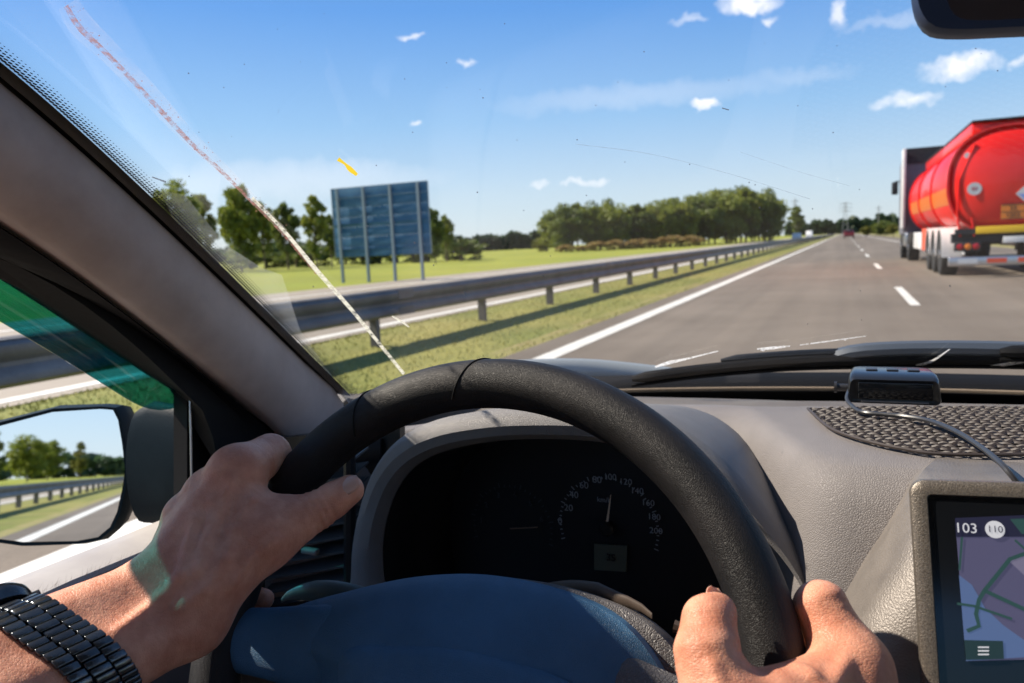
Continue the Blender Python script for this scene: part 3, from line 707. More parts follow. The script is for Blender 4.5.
# windscreen surface y = f(x, z)
def wsy(x, z):
    d_ = z + .20
    return 1.06 - .27 * ((x - XC) / .85) ** 2 - 1.30 * d_ - .75 * d_ * d_
def wshit(px, py):
    r_ = ray(px, py); a, b = .05, 3.0
    for _ in range(60):
        k = (a + b) / 2; p = r_ * k
        if p[1] > wsy(p[0], p[2]): b = k
        else: a = k
    return r_ * a
A_px = [(0, 66), (58, 113), (105, 156), (150, 201), (208, 257), (267, 312), (314, 360), (349, 397)]
def smooth_px(pts, deg, n, ext=0):
    a = np.array(pts, float); k = np.polyfit(a[:, 0], a[:, 1], deg); xs_ = np.linspace(a[0, 0] - ext, a[-1, 0], n); return list(zip(xs_, np.polyval(k, xs_)))
Aedge = [wshit(*p) for p in smooth_px(A_px, 3, 14, 70)]
def ext(pts, zt, f=1.0):
    a, b = np.array(pts[0]), np.array(pts[2]); d_ = (a - b); k = (zt - a[2]) / d_[2]; return a + d_ * k * f
def extend(pts, zt, m=4):
    d_ = nrm(np.array(pts[0]) - np.array(pts[1])); d_ = nrm(d_ + np.array([.03, 0, 0])); k = (zt - pts[0][2]) / d_[2]; return [np.array(pts[0]) + d_ * k * q / m for q in range(m, 0, -1)]
Atop = [np.array([p[0], wsy(p[0], p[2]), p[2]]) for p in extend(Aedge, .30)]
Aall = spline(Atop + Aedge, 46)          # top .. bottom
# windscreen glass: rows down the height, left edge follows the pillar, right edge mirrored
zsamp = [p[2] for p in Aall]
rowsg = []
for p in Aall:
    xl = p[0] - .006; xr = 2 * XC - xl
    rowsg.append([(x, wsy(x, p[2]), p[2]) for x in np.linspace(xl, xr, 36)])
zb = Aall[-1][2]
rowsg.append([(x, wsy(x, -.215), -.215) for x in np.linspace(Aall[-1][0] - .01, 2 * XC - Aall[-1][0] + .01, 36)])
rowsg.append([(x, wsy(x, -.245), -.245) for x in np.linspace(Aall[-1][0] - .02, 2 * XC - Aall[-1][0] + .02, 36)])
V, Fs = loft(rowsg); wg = mesh('windscreen', V, Fs, m_glass, CAR)
md = wg.modifiers.new('s', 'SOLIDIFY'); md.thickness = .004; md.offset = 0
def on_ws(px, py, off=.006):
    p = wshit(px, py); r_ = ray(px, py); return p - r_ * off
# black printed edge with dots
m = MB(); inn = []
for i, p in enumerate(Aall):
    x2 = p[0] + .005; inn.append(np.array([x2, wsy(x2, p[2]) - .004, p[2]]))
Lr = [[p - np.array([.035, -.012, 0]) for p in Aall], inn]
V, Fs = loft(Lr); m.add(V, Fs)
V2 = [(2 * XC - v[0], v[1], v[2]) for v in V]; m.add(V2, Fs)
bl = []
for x in np.linspace(-.63, 2 * XC + .63, 40): bl.append([(x, wsy(x, z) - .005, z) for z in (-.244, -.222, -.205)])
m.add(*loft(bl))
part('edge_band', m, m_blackpl, wg)
m = MB()
for i in range(0, 270):
    t_ = i / 270 * (len(Aall) - 1); k = int(t_); f = t_ - k; p = Aall[k] * (1 - f) + Aall[min(k + 1, len(Aall) - 1)] * f
    for j, (dx, r_) in enumerate(((.0070, .00120), (.0096, .00100), (.0122, .00082), (.0148, .00062), (.0174, .0004))):
        x = p[0] + dx; z = p[2] + (.0008 if j % 2 else 0); 
        V_ = []
        for q in range(6):
            xx = x + r_ * math.cos(q * PI / 3); zz = z + r_ * math.sin(q * PI / 3) * .8; V_.append((xx, wsy(xx, zz) - .0035, zz))
        m.add(V_, [tuple(range(6))])
tag(part('edge_dots', m, m_blackpl, wg, smooth=False), kind='stuff')

# splatter streak, bug marks, scratches and a painted reflection on the glass
def wspoly(poly, m, off=.0045):
    V_ = [on_ws(a, b, off) for a, b in poly]; m.add(V_, [tuple(range(len(V_)))])
def wsribbon(pts, ws_, m, off=.0045, n=None):
    pts = spline([(a, b, w) for (a, b), w in zip(pts, ws_)], n or 8 * len(pts)); L_, R2 = [], []
    for i, (a, b, w) in enumerate(pts):
        q = pts[min(i + 1, len(pts) - 1)] - pts[max(i - 1, 0)]; t_ = q[:2] / (np.linalg.norm(q[:2]) + 1e-9); nx, ny = -t_[1], t_[0]
        L_.append(on_ws(a + nx * w / 2, b + ny * w / 2, off)); R2.append(on_ws(a - nx * w / 2, b - ny * w / 2, off))
    m.add(*loft([L_, R2]))
SP = [(68, 4), (82, 26), (112, 55), (150, 95), (190, 138), (222, 168), (252, 198), (285, 232), (318, 272), (350, 308), (378, 342), (404, 374)]
m_sm1 = smearmat('dried_smear', (.85, .78, .78), .24, 45., .52, .25)
m_sm2 = smearmat('dried_splatter_red', (.42, .20, .17), .8, 210., .50, .12)
m_sm3 = smearmat('dried_splatter_pale', (.80, .78, .66), 1.0, 120., .42, .10)
m_sm4 = smearmat('painted_reflection_film', (.85, .88, .90), .17, 12., .46, .25)
m = MB(); wsribbon(SP[:8], [22, 26, 22, 20, 15, 11, 8, 6], m); part('smear', m, m_sm1, wg)
m = MB(); wsribbon([(p[0] - 2, p[1] + 2) for p in SP[:9]], [5, 6, 5, 5, 4.5, 4, 3, 2.4, 2], m, .0052); part('red_splatter', m, m_sm2, wg)
m = MB(); wsribbon(SP[6:], [3.5, 3.5, 4.5, 3.6, 3.2, 3.0], m, .0056); wsribbon([(392, 316), (402, 322), (409, 327)], [1, 2, 1], m, .005)
part('pale_streak', m, m_sm3, wg)
m = MB()
random.seed(11)
for i in range(150):
    t_ = random.uniform(0, .62); k = int(t_ * 11); f = t_ * 11 - k; a = np.array(SP[k]) * (1 - f) + np.array(SP[k + 1]) * f; a = a + np.array([random.gauss(0, 4), random.gauss(0, 4)])
    r_ = random.uniform(.3, 1.1); wspoly([(a[0] + r_ * math.cos(q), a[1] + r_ * math.sin(q) * random.uniform(.6, 1)) for q in (0, 1.2, 2.4, 3.6, 4.9)], m, .006)
tag(part('splatter_flecks', m, m_sm2, wg, smooth=False), kind='stuff')
m = MB(); wsribbon([(338, 159), (345, 164), (350, 169), (357, 175)], [4, 2.4, 5, 3], m, .005); part('bug_smear', m, smearmat('bug_yellow', (.85, .62, .04), 1.0, 100., .2, .1), wg)
m = MB(); wsribbon([(152, 177), (166, 182)], [1.2, 2], m); 
for i in range(70):
    a, b = random.uniform(180, 1000), random.uniform(5, 330); r_ = random.uniform(.4, 1.0)
    wspoly([(a + r_ * math.cos(q), b + r_ * math.sin(q)) for q in (0, 1.2, 2.4, 3.6, 4.9)], m, .005)
wsribbon([(722, 108), (729, 110)], [1.2, 1.2], m)
tag(part('dirt_specks', m, smearmat('dirt', (.10, .10, .12), .75, 300, .35, .1), wg, smooth=False), kind='stuff')
m_scr = smearmat('scratch_film', (.32, .38, .46), .45, 60, .40, .2)
for pp, ww in (([(575, 144), (650, 154), (730, 174), (810, 199)], .8), ([(740, 152), (800, 172), (850, 186)], .5)): m = MB(); wsribbon(pp, [ww] * len(pp), m); part('scratch', m, m_scr, wg)
m_ck = smearmat('painted_crack_glint', (.95, .95, .95), 1.0, 260., .40, .10)  # glints on the cracks and chips painted in as near-white colour
for pp, ww in (([(655, 367), (668, 363), (690, 358), (718, 351)], [1.5, 3.2, 1.6, .8]), ([(757, 349), (772, 348), (790, 346)], [1.2, 2.6, .8]), ([(800, 345), (830, 341), (866, 336)], [.6, 1.0, .4]), ([(916, 366), (932, 361), (950, 349)], [2.6, 2.2, .8]), ([(984, 368), (1002, 365), (1030, 361), (1060, 357)], [2, 3.2, 2.2, 1.6])):
    m = MB(); wsribbon(pp, ww, m); part('glass_crack', m, m_ck, wg)
for a, b, r_ in ((672, 362, 3.2), (763, 350, 2.2), (780, 347, 1.8), (1003, 365, 3.), (845, 340, 1.3)):
    m = MB(); wspoly([(a + r_ * (1 + .3 * math.sin(5 * q)) * math.cos(q), b + r_ * .5 * math.sin(q)) for q in (0, .8, 1.6, 2.4, 3.1, 3.9, 4.7, 5.5)], m, .0055); part('glass_chip', m, m_ck, wg, smooth=False)
m = MB(); wspoly([(160, 190), (185, 195), (226, 245), (262, 268), (282, 275), (300, 330), (347, 398), (330, 380), (230, 285), (180, 235)], m, .0042); part('painted_reflection', m, m_sm4, wg, smooth=False)  # pale film stands in for the hazy reflection in the windscreen

# left pillar and its window frame
C_px = [(0, 213), (56, 250), (78, 267), (117, 300), (176, 341), (234, 385), (278, 432)]
def lineX(pts, xa, xb, deg=2, n=10, ext=60):
    q = smooth_px(pts, deg, n, ext); return [atX(a, b, xa + (xb - xa) * (a - pts[0][0]) / (pts[-1][0] - pts[0][0])) for a, b in q]
C3 = lineX(C_px, -.565, -.62)
D_px = [(0, 253), (59, 288), (117, 329), (182, 379), (205, 420)]
D3 = lineX(D_px, -.615, -.63)
E_px = [(0, 275), (59, 311), (117, 352), (176, 391), (187, 397)]
E3 = lineX(E_px, -.645, -.656)
nS = 30
Ai = spline([p + np.array([-.004, -.012, -.002]) for p in Atop + Aedge] + [Aedge[-1] + np.array([-.02, .02, -.07])], nS)
Ci = spline(extend(C3, .22) + C3 + [C3[-1] + np.array([-.01, .05, -.06])], nS)
Di = spline(extend(D3, .20) + D3 + [D3[-1] + np.array([0, .01, -.06])], nS)
Ei = spline(extend(E3, .19) + E3 + [E3[-1] + np.array([0, .003, -.03])], nS)
cols = []
for t_ in (0, .04, .15, .35, .55, .75, .9, .97, 1.0):
    bulge = .022 * math.sin(PI * min(1, max(0, t_))) ** .7
    cols.append([a * (1 - t_) + c * t_ + np.array([.75, -.5, 0]) * bulge for a, c in zip(Ai, Ci)])
cols = [[c + np.array([-.03, .03, 0]) for c in cols[0]]] + cols + [[c + np.array([-.03, .01, -.005]) for c in cols[-1]]]
def both(name, V, Fs, material, parent=CAR):
    o = mesh(name, V, Fs, material, parent)
    o2 = mesh(name, [(2 * XC - v[0], v[1], v[2]) for v in V], Fs, material, parent); return o, o2
V, Fs = loft(cols); both('pillar_trim', V, Fs, m_trim)
fr = [[c + np.array([-.028, .012, -.004]) for c in Ci], [c + np.array([-.012, -.002, -.004]) for c in Ci], [(c * .6 + d_ * .4) + np.array([-.01, .0, 0]) for c, d_ in zip(Ci, Di)], [d_ + np.array([.006, -.004, .004]) for d_ in Di], [d_ + np.array([.006, -.004, -.003]) for d_ in Di], [(e * .85 + d_ * .15) for e, d_ in zip(Ei, Di)], list(Ei), [e + np.array([-.03, .01, .002]) for e in Ei]]
V, Fs = loft(fr); both('window_seal', V, Fs, m_rubber)
# outer body of the pillar (painted) to stop the light
out = [[c + np.array([-.035, .03, .0]) for c in Ai], [c * .5 + e * .5 + np.array([-.05, .06, .02]) for c, e in zip(Ai, Ei)], [e + np.array([-.032, .02, .004]) for e in Ei]]
V, Fs = loft(out); both('pillar_skin', V, Fs, m_paint)

# corner panel behind the mirror, window front post
X0 = -.656
cp = [atX(187, 392, X0), atX(187, 475, X0), atX(187, 530, X0 + .01), atX(300, 520, -.645), atX(310, 460, -.64), atX(285, 425, -.63), atX(230, 385, -.64)]
m = MB(); m.prism(cp, (-.02, 0, 0)); part('corner_panel', m, m_rubber)
m = MB(); m.tube([atX(190, 396, X0 + .008), atX(191, 440, X0 + .010), atX(192, 500, X0 + .010)], .0013, 8); part('glass_channel', m, m_steel)

# wind deflector on the side window
tp_ = lineX([(0, 264), (59, 303), (117, 344), (176, 386), (190, 396)], -.66, -.668); top = spline(extend(tp_, .19) + tp_, 44)
bt_ = lineX([(0, 322), (44, 347), (88, 376), (129, 400)], -.676, -.682, 2, 8); bot = spline(extend(bt_, .14) + bt_ + [atX(px, py, -.682) for px, py in [(146, 408), (164, 410), (188, 404)]], 44)
V, Fs = loft([top, [(a * .5 + b * .5) + np.array([-.008, 0, 0]) for a, b in zip(top, bot)], bot])
o = mesh('wind_deflector', V, Fs, m_vis, CAR); md = o.modifiers.new('s', 'SOLIDIFY'); md.thickness = .002

# door: ledge, inner panel, outer skin
zl = -.283
def ledge_pt(px, py, x): return atX(px, py, x)
Lo = [np.array([-.705, -.9, -.262]), atX(0, 584, -.705), atX(80, 553, -.705), atX(158, 522, -.705), atX(185, 510, -.70)]
Li = [np.array([-.642, -.9, -.262]), atX(0, 614, -.642), atX(72, 580, -.642), atX(142, 548, -.642), atX(170, 540, -.642)]
def ln(pts, n=14): return spline(pts, n)
Lo, Li = ln(Lo), ln(Li)
rows = [[p + np.array([-.006, 0, -.03]) for p in Lo], [p + np.array([-.002, 0, -.004]) for p in Lo], list(Lo), [(a * .5 + b * .5) + np.array([0, 0, .005]) for a, b in zip(Lo, Li)], list(Li), [p + np.array([.004, 0, -.006]) for p in Li]]
V, Fs = loft(rows); both('window_ledge', V, Fs, m_ledge)
rows = [[p + np.array([.003, 0, -.004]) for p in Li], [p + np.array([.014, 0, -.003]) for p in Li], [p + np.array([.018, 0, -.014]) for p in Li], [p + np.array([.012, 0, -.03]) for p in Li]]
V, Fs = loft(rows); both('window_seal', V, Fs, m_rubber)
rows = [[p + np.array([.010, 0, -.028]) for p in Li], [p + np.array([.045, 0, -.045]) for p in Li], [p + np.array([.05, 0, -.14]) for p in Li], [p + np.array([.09, 0, -.17]) for p in Li], [p + np.array([.09, 0, -.20]) for p in Li], [p + np.array([.05, 0, -.24]) for p in Li], [p + np.array([.04, 0, -.55]) for p in Li]]
V, Fs = loft(rows); both('door_panel', V, Fs, m_fabric)

# wing mirror
pm = atX(125, 470, -.80)
din = ray(182, 471); dout = np.array([0, -1.0, 0.0]); nmir = nrm(dout - din)
gpx = [(-115, 446), (-60, 434), (0, 426), (53, 412), (100, 409), (113, 410), (118, 420), (122, 443), (125, 470), (122, 490), (117, 512), (110, 527), (98, 537), (77, 541), (23, 542), (0, 539), (-60, 541), (-112, 545), (-124, 520), (-126, 480)]
gl_ = [onplane(a, b, pm, nmir) for a, b in gpx]
MC = sum(gl_) / len(gl_)
m = MB(); m.prism(gl_, -nmir * .003); MIR = thing('wing_mirror_tmp', '', '')
bpy.data.objects.remove(MIR)
def mo_(g, d_, n_): return g + nrm(g - MC) * d_ + nmir * n_
rim_f = [mo_(g, .0045, .0012) for g in gl_]; rim_i = [mo_(g, .0008, .0008) for g in gl_]; rim_b = [mo_(g, .001, -.01) for g in gl_]
s1 = [mo_(g, .008, -.012) for g in gl_]; s2 = [mo_(g, .002, -.04) for g in gl_]; s3 = [MC + (g - MC) * .85 - nmir * .065 for g in gl_]; s4 = [MC + (g - MC) * .4 - nmir * .078 for g in gl_]
V, Fs = loft([rim_b, rim_i, rim_f, s1, s2, s3, s4], closed=True, capends=True)
mh = mesh('wing_mirror', V, Fs, m_mirhouse, CAR)
o = part('mirror_glass', m, m_mirror, mh, smooth=False)
# mirror neck towards the corner panel
nk = []
for (pxt, pyt, pxb, pyb, x) in ((127, 412, 131, 528, -.765), (142, 404, 146, 529, -.740), (165, 408, 164, 524, -.705), (188, 412, 187, 518, -.668), (197, 415, 196, 515, -.655)):
    a, b = atX(pxt, pyt, x), atX(pxb, pyb, x); mid = (a + b) / 2; hv = (a - b) / 2; th = np.array([.008, .016, 0])
    nk.append([mid + hv * math.cos(q) + th * math.sin(q) + np.array([0, .018, 0]) for q in np.linspace(0, 2 * PI, 20, endpoint=False)])
V, Fs = loft(nk, closed=True, capends=True); mesh('mirror_neck', V, Fs, m_mirhouse, mh)
# right wing mirror
V2 = [(2 * XC - np.array(v)[0], np.array(v)[1], np.array(v)[2]) for v in sum([rim_b, rim_i, rim_f, s1, s2, s3, s4], [])]
Fs2 = loft([rim_b, rim_i, rim_f, s1, s2, s3, s4], closed=True, capends=True)[1]
mh2 = mesh('wing_mirror', V2, Fs2, m_mirhouse, CAR); mm = MB(); mm.prism([(2 * XC - g[0], g[1], g[2]) for g in gl_], (nmir[0] * .003, -nmir[1] * .003, -nmir[2] * .003)); part('mirror_glass', mm, m_mirror, mh2, smooth=False)

# ---------------- dashboard: profile columns in (y, z), interpolated across x
def prof(zt, yl, zs, drop):
    return [(1.03, -.245), (1.00, -.212), (.975, -.204), (.93, zt - .026), (.86, zt - .018), (.805, zt - .012), (.795, zt - .004), (max(.77, yl + .060), zt + .001), (max(.70, yl + .048), zt + .003), (yl + .034, zt + .001), (yl + .015, zt - .004), (yl, zt - .018), (yl - .012, zt - .05), (yl - .02, zt - .10), (yl - .02, zt - .20), (yl + .02, zt - .35), (yl + .10, zt - .50)]
colx = [(-.70, prof(-.225, .64, 0, 0)), (-.56, prof(-.215, .64, 0, 0)), (-.46, prof(-.205, .65, 0, 0)), (-.42, prof(-.195, .72, 0, 0)), (-.38, prof(-.19, .73, 0, 0)), (-.30, prof(-.180, .73, 0, 0)), (-.15, prof(-.174, .73, 0, 0)), (-.085, prof(-.171, .72, 0, 0)), (-.06, prof(-.170, .66, 0, 0)), (-.044, prof(-.169, .615, 0, 0)), (-.031, prof(-.168, .582, 0, 0)), (-.018, prof(-.168, .569, 0, 0)), (.0, prof(-.167, .564, 0, 0)), (.03, prof(-.166, .562, 0, 0)), (.06, prof(-.166, .56, 0, 0)),
        (.2, prof(-.163, .55, 0, 0)), (.4, prof(-.163, .55, 0, 0)), (.6, prof(-.166, .56, 0, 0)), (.8, prof(-.18, .60, 0, 0)), (1.04, prof(-.225, .64, 0, 0))]
nr = len(colx[0][1]); nx = 240
lines = []
for j in range(nr):
    cx_ = [x for x, _ in colx]; xs_ = np.linspace(cx_[0], cx_[-1], nx)
    yy_ = np.interp(xs_, cx_, [pf[j][0] - .20 * max(0, abs(x - XC) - .1) ** 2 * (1 if j < 9 else 0) * (1 - j / 12) for x, pf in colx]); zz_ = np.interp(xs_, cx_, [pf[j][1] for x, pf in colx])
    for _ in range(6): yy_[1:-1] = (yy_[:-2] + 2 * yy_[1:-1] + yy_[2:]) / 4; zz_[1:-1] = (zz_[:-2] + 2 * zz_[1:-1] + zz_[2:]) / 4
    lines.append(np.stack([xs_, yy_, zz_], 1))
grid = []
for i in range(nx):
    grid.append(spline([lines[j][i] for j in range(nr)], 70))
grid = np.array(grid)
V = [p for c in grid for p in c]; n1 = 70
nback = None
Fs = [(i * n1 + k, i * n1 + k + 1, (i + 1) * n1 + k + 1, (i + 1) * n1 + k) for i in range(nx - 1) for k in range(n1 - 1)]
ob = mesh('dashboard', V, Fs, [m_dash, m_dash2], CAR)
for f in ob.data.polygons:
    c = f.center
    lim = .80 - .20 * max(0, abs(c[0] - XC) - .1) ** 2 * .5
    if c[1] > lim: f.material_index = 1
DASH = ob
def dash_z(x, y):
    i = int(np.clip(np.argmin(np.abs(grid[:, 8, 0] - x)), 0, nx - 1)); c = grid[i]; b = c[:40][::-1]; return float(np.interp(y, b[:, 1], b[:, 2]))

# binnacle around the instruments
yo = .575
outer_px = [(300, 700), (330, 655), (346, 610), (351, 575), (353, 545), (360, 508), (374, 470), (398, 440), (436, 420), (490, 410), (545, 407), (600, 408), (650, 414), (700, 440), (740, 476), (776, 520), (800, 556), (820, 600), (835, 650), (845, 700)]
inner_px = [(345, 700), (378, 655), (388, 610), (384, 575), (383, 545), (388, 515), (400, 485), (420, 463), (452, 449), (498, 441), (545, 439), (600, 442), (645, 452), (690, 475), (728, 500), (762, 535), (788, 565), (806, 596), (814, 650), (820, 700)]
O = [atY(a, b, yo) for a, b in outer_px]; I = [atY(a, b, yo) for a, b in inner_px]
def blend(A, B, t_, dy, dz=0): return [a * (1 - t_) + b * t_ + np.array([0, dy, dz]) for a, b in zip(A, B)]
nb = 70
def sp(A): return spline(A, nb)
cen = np.array([-.205, yo, -.26])
back = [cen + (p - cen) * np.array([1.02, 1, .84]) + np.array([0, .17, -.012]) for p in O]
back0 = [cen + (p - cen) * np.array([.995, 1, .965]) + np.array([0, .05, -.003]) for p in O]
i1 = [cen + (p - cen) * .97 + np.array([0, .015, 0]) for p in I]; i2 = [cen + (p - cen) * .93 + np.array([0, .055, -.0]) for p in I]
i3 = [cen + (p - cen) * .90 + np.array([0, .10, -.006]) for p in I]
rows = [sp(back), sp(back0), sp(O), sp(blend(O, I, .18, -.010)), sp(blend(O, I, .45, -.014)), sp(blend(O, I, .75, -.012)), sp(blend(O, I, .95, -.004)), sp(I)]
V, Fs = loft(rows); hb = mesh('instrument_binnacle', V, Fs, m_hoodm, CAR)
rows = [sp([cen + (p - cen) * .998 + np.array([0, .001, 0]) for p in I]), sp(i1), sp([cen + (p - cen) * .965 + np.array([0, .022, 0]) for p in I]), sp(i2), sp([cen + (p - cen) * .915 + np.array([0, .06, 0]) for p in I]), sp(i3)]
V, Fs = loft(rows); mesh('inner_bezel', V, Fs, m_blackpl, hb)
m = MB(); yf = yo + .098
f3 = sp([cen + (p - cen) * .93 + np.array([0, .098, -.006]) for p in I]); m.prism(list(f3), (0, .006, 0)); cl = part('dial_panel', m, m_dialface, hb, smooth=False)
def face(px, py, off=.0): return atY(px, py, yf - off)
nums = [('0', 560, 521), ('20', 568.5, 508), ('40', 574, 495), ('60', 584, 485.5), ('80', 597, 480), ('100', 610, 477), ('120', 625.6, 482), ('140', 637, 491), ('160', 648, 503), ('180', 654, 517), ('200', 656, 531)]
for s_, a, b in nums: textmesh(s_, .0095 if len(s_) < 3 else .0085, m_num, 'dial_number', cl, face(a, b, .002), (1, 0, 0), (0, 0, 1))
textmesh('km/h', .007, m_num, 'dial_number', cl, face(604, 500, .002), (1, 0, 0), (0, 0, 1))
c0 = face(608, 527, .002); m = MB()
for k in range(41):
    a = math.radians(200 - k * 5.5); r1, r2 = .0475, (.052 if k % 4 == 0 else .050)
    w = .0005; d_ = np.array([math.cos(a), 0, math.sin(a)]); q = np.array([-d_[2], 0, d_[0]]) * w
    m.add([c0 + d_ * r1 - q, c0 + d_ * r1 + q, c0 + d_ * r2 + q, c0 + d_ * r2 - q], [(0, 1, 2, 3)])
part('dial_ticks', m, m_num, cl, smooth=False)
m = MB(); m.prism([c0 + np.array(v) for v in ((-.0012, -.004, .004), (.0012, -.004, .004), (.0052, -.004, .034), (.0046, -.004, .034))], (0, .001, 0)); part('needle', m, m_needle, cl, smooth=False)
m = MB(); m.lathe([(.007, 0), (.007, -.006), (.005, -.008)], c0, 'y', 20); part('needle_hub', m, m_blackpl, cl)
c1 = face(512, 527, .002); m = MB()
for k in range(29):
    a = math.radians(200 - k * 7.8); r1, r2 = .042, (.047 if k % 4 == 0 else .0445); w = .0005; d_ = np.array([math.cos(a), 0, math.sin(a)]); q = np.array([-d_[2], 0, d_[0]]) * w
    m.add([c1 + d_ * r1 - q, c1 + d_ * r1 + q, c1 + d_ * r2 + q, c1 + d_ * r2 - q], [(0, 1, 2, 3)])
part('dial_ticks', m, mat('dim_print', (.05, .06, .08), .6), cl, smooth=False)
m = MB(); m.prism([c1 + np.array(v) for v in ((-.001, -.004, 0), (0, -.004, -.001), (.030, -.004, .004), (.030, -.004, .005))], (0, .001, 0)); part('needle', m, mat('dim_needle', (.25, .18, .14), .5), cl, smooth=False)
for k, s_ in enumerate(('1', '2', '3', '4', '5', '6')):
    a = math.radians(175 - k * 31); textmesh(s_, .008, MATS['dim_print'], 'dial_number', cl, c1 + .035 * np.array([math.cos(a), 0, math.sin(a)]), (1, 0, 0), (0, 0, 1))
m = MB(); m.prism([face(a, b, .003) for a, b in ((594, 544), (627, 546), (626, 572), (594, 570))], (0, .002, 0)); lc = part('odometer_display', m, m_lcd, cl, smooth=False)
textmesh('35', .010, m_dialface, 'odometer_number', lc, face(611, 558, .0045), (1, 0, 0), (0, 0, 1))

# left air vent
yv = .60
vp = [(262, 468), (352, 452), (352, 590), (262, 604)]
bx = [atY(a, b, yv) for a, b in vp]
m = MB(); m.prism([p + np.array([0, .05, 0]) for p in bx], (0, .004, 0)); part_back = part('air_vent', m, m_dialface, smooth=False)
m = MB()
for a, b in ((0, 1), (1, 2), (2, 3), (3, 0)): m.tube([bx[a] + np.array([0, -.004, 0]), bx[b] + np.array([0, -.004, 0])], .006, 8)
part('vent_frame', m, m_blackpl, part_back)
for k in range(9):
    t_ = .07 + k * .107; a = bx[0] * (1 - t_) + bx[3] * t_; b = bx[1] * (1 - t_) + bx[2] * t_
    m = MB(); m.prism([a + np.array([0, 0, .0015]), b + np.array([0, 0, .0015]), b + np.array([0, .03, .008]), a + np.array([0, .03, .008])], (0, 0, -.0022)); part('vent_slat', m, mat('vent_slat_grey', (.06, .065, .07), .45) if 'vent_slat_grey' not in MATS else MATS['vent_slat_grey'], part_back, smooth=False)
m = MB(); m.box(tuple((bx[0] + bx[2]) / 2 + np.array([.008, -.006, -.022])), (.020, .008, .006), bev=.002); part('vent_tab', m, m_hoodm, part_back)
# panel filling the left end of the dashboard
lp = [(170, 470), (262, 440), (400, 425), (400, 720), (150, 720)]
m = MB(); m.prism([atY(a, b, yv + .056) for a, b in lp], (0, .01, 0)); part('side_dash_panel', m, m_blackpl, smooth=False)

# steering wheel
t_w = math.radians(26.5); U = np.array([1., 0, 0]); Vv = np.array([0, math.sin(t_w), math.cos(t_w)]); Nn = np.array([0, -math.cos(t_w), math.sin(t_w)]); WC = np.array([-.207, .361, -.25])
RW, rw_ = .180, .0168
def wp(u, v, n=0.): return WC + U * u + Vv * v + Nn * n
m = MB(); V = []; nn, kk = 160, 28
for i in range(nn):
    a = 2 * PI * i / nn
    for k in range(kk):
        q = 2 * PI * k / kk; rr = RW + rw_ * math.cos(q) * (1.0 if math.cos(q) > 0 else .95); nz = rw_ * math.sin(q)
        V.append(wp(rr * math.cos(a), rr * math.sin(a), nz))
Fs = [(i * kk + k, i * kk + (k + 1) % kk, ((i + 1) % nn) * kk + (k + 1) % kk, ((i + 1) % nn) * kk + k) for i in range(nn) for k in range(kk)]
SW = mesh('steering_wheel', V, Fs, m_leather, CAR)
# seams in the leather
for ang in (94, 120):
    a = math.radians(ang); m = MB(); pts = []
    for k in range(25):
        q = -1.2 + 3.6 * k / 24; rr = RW + (rw_ + .0002) * math.cos(q); aa = a + .05 * (q - .5); pts.append(wp(rr * math.cos(aa), rr * math.sin(aa), (rw_ + .0002) * math.sin(q)))
    m.tube(pts, .0006, 5); part('seam', m, m_rubber, SW)
# airbag cover
def dome(bd, hcen, hedge, thick, name, material, parent, nring=14, pw=2.2):
    bd = spline(bd, 90, closed=True); c = bd.mean(0); rows = []
    rows.append([wp(b[0], b[1], hedge - thick) for b in bd])
    rows.append([wp(b[0], b[1], hedge - .004) for b in bd])
    for i in range(nring + 1):
        s_ = 1 - i / nring * .995; e = 1 - (1 - min(1, (1 - s_) * 6)) ** 2
        hh = hedge - .004 + .004 * e + (hcen - hedge) * (1 - s_ ** pw)
        s2 = s_ if s_ < 1 else 1
        rows.append([wp(c[0] + (b[0] - c[0]) * s2, c[1] + (b[1] - c[1]) * s2, hh) for b in bd])
    V, Fs = loft(rows, closed=True, capends=True); return mesh(name, V, Fs, material, parent)
hub_bd = [(0, .060, 0), (.045, .058, 0), (.080, .050, 0), (.105, .034, 0), (.120, .010, 0), (.110, -.02, 0), (.085, -.055, 0), (.05, -.085, 0), (0, -.095, 0), (-.05, -.085, 0), (-.085, -.055, 0), (-.12, -.02, 0), (-.158, .002, 0), (-.145, .018, 0), (-.10, .036, 0), (-.05, .052, 0)]
HB = dome(hub_bd, .004, -.016, .03, 'airbag_cover', m_hub, SW)
lid = [(-.082, .0, 0), (-.04, .013, 0), (0, .018, 0), (.04, .015, 0), (.075, .004, 0), (.07, -.04, 0), (.04, -.075, 0), (0, -.082, 0), (-.04, -.075, 0), (-.07, -.04, 0)]
dome(lid, .0085, .0035, .01, 'horn_pad', m_hub, HB, pw=2)
# skirt and spokes
sk = [(x * 1.05 + .008, y * 1.02 - .001, 0) for x, y, _ in hub_bd]
dome(sk, -.026, -.034, .03, 'hub_shell', m_spoke, SW)
for s_ in (-1, 1):
    rows = []
    for u, hh, cy in ((.09, .030, .0), (.12, .026, -.002), (.15, .022, -.004), (.176, .020, -.006)):
        rows.append([wp(s_ * u, cy + hh * math.cos(q), -.018 + .018 * (u - .09) / .09 + .010 * math.sin(q)) for q in np.linspace(0, 2 * PI, 20, endpoint=False)])
    V, Fs = loft(rows, closed=True, capends=True); mesh('spoke', V, Fs, m_spoke if s_ > 0 else m_hub, SW)
for s_ in (-1, 1):
    rows = []
    for k in range(5):
        t_ = k / 4; u0, v0 = s_ * (.045 + .035 * t_), -.08 - .075 * t_
        rows.append([wp(u0 + .016 * math.cos(q), v0, -.02 + .02 * t_ + .009 * math.sin(q)) for q in np.linspace(0, 2 * PI, 16, endpoint=False)])
    V, Fs = loft(rows, closed=True, capends=True); mesh('spoke', V, Fs, m_leather, SW)
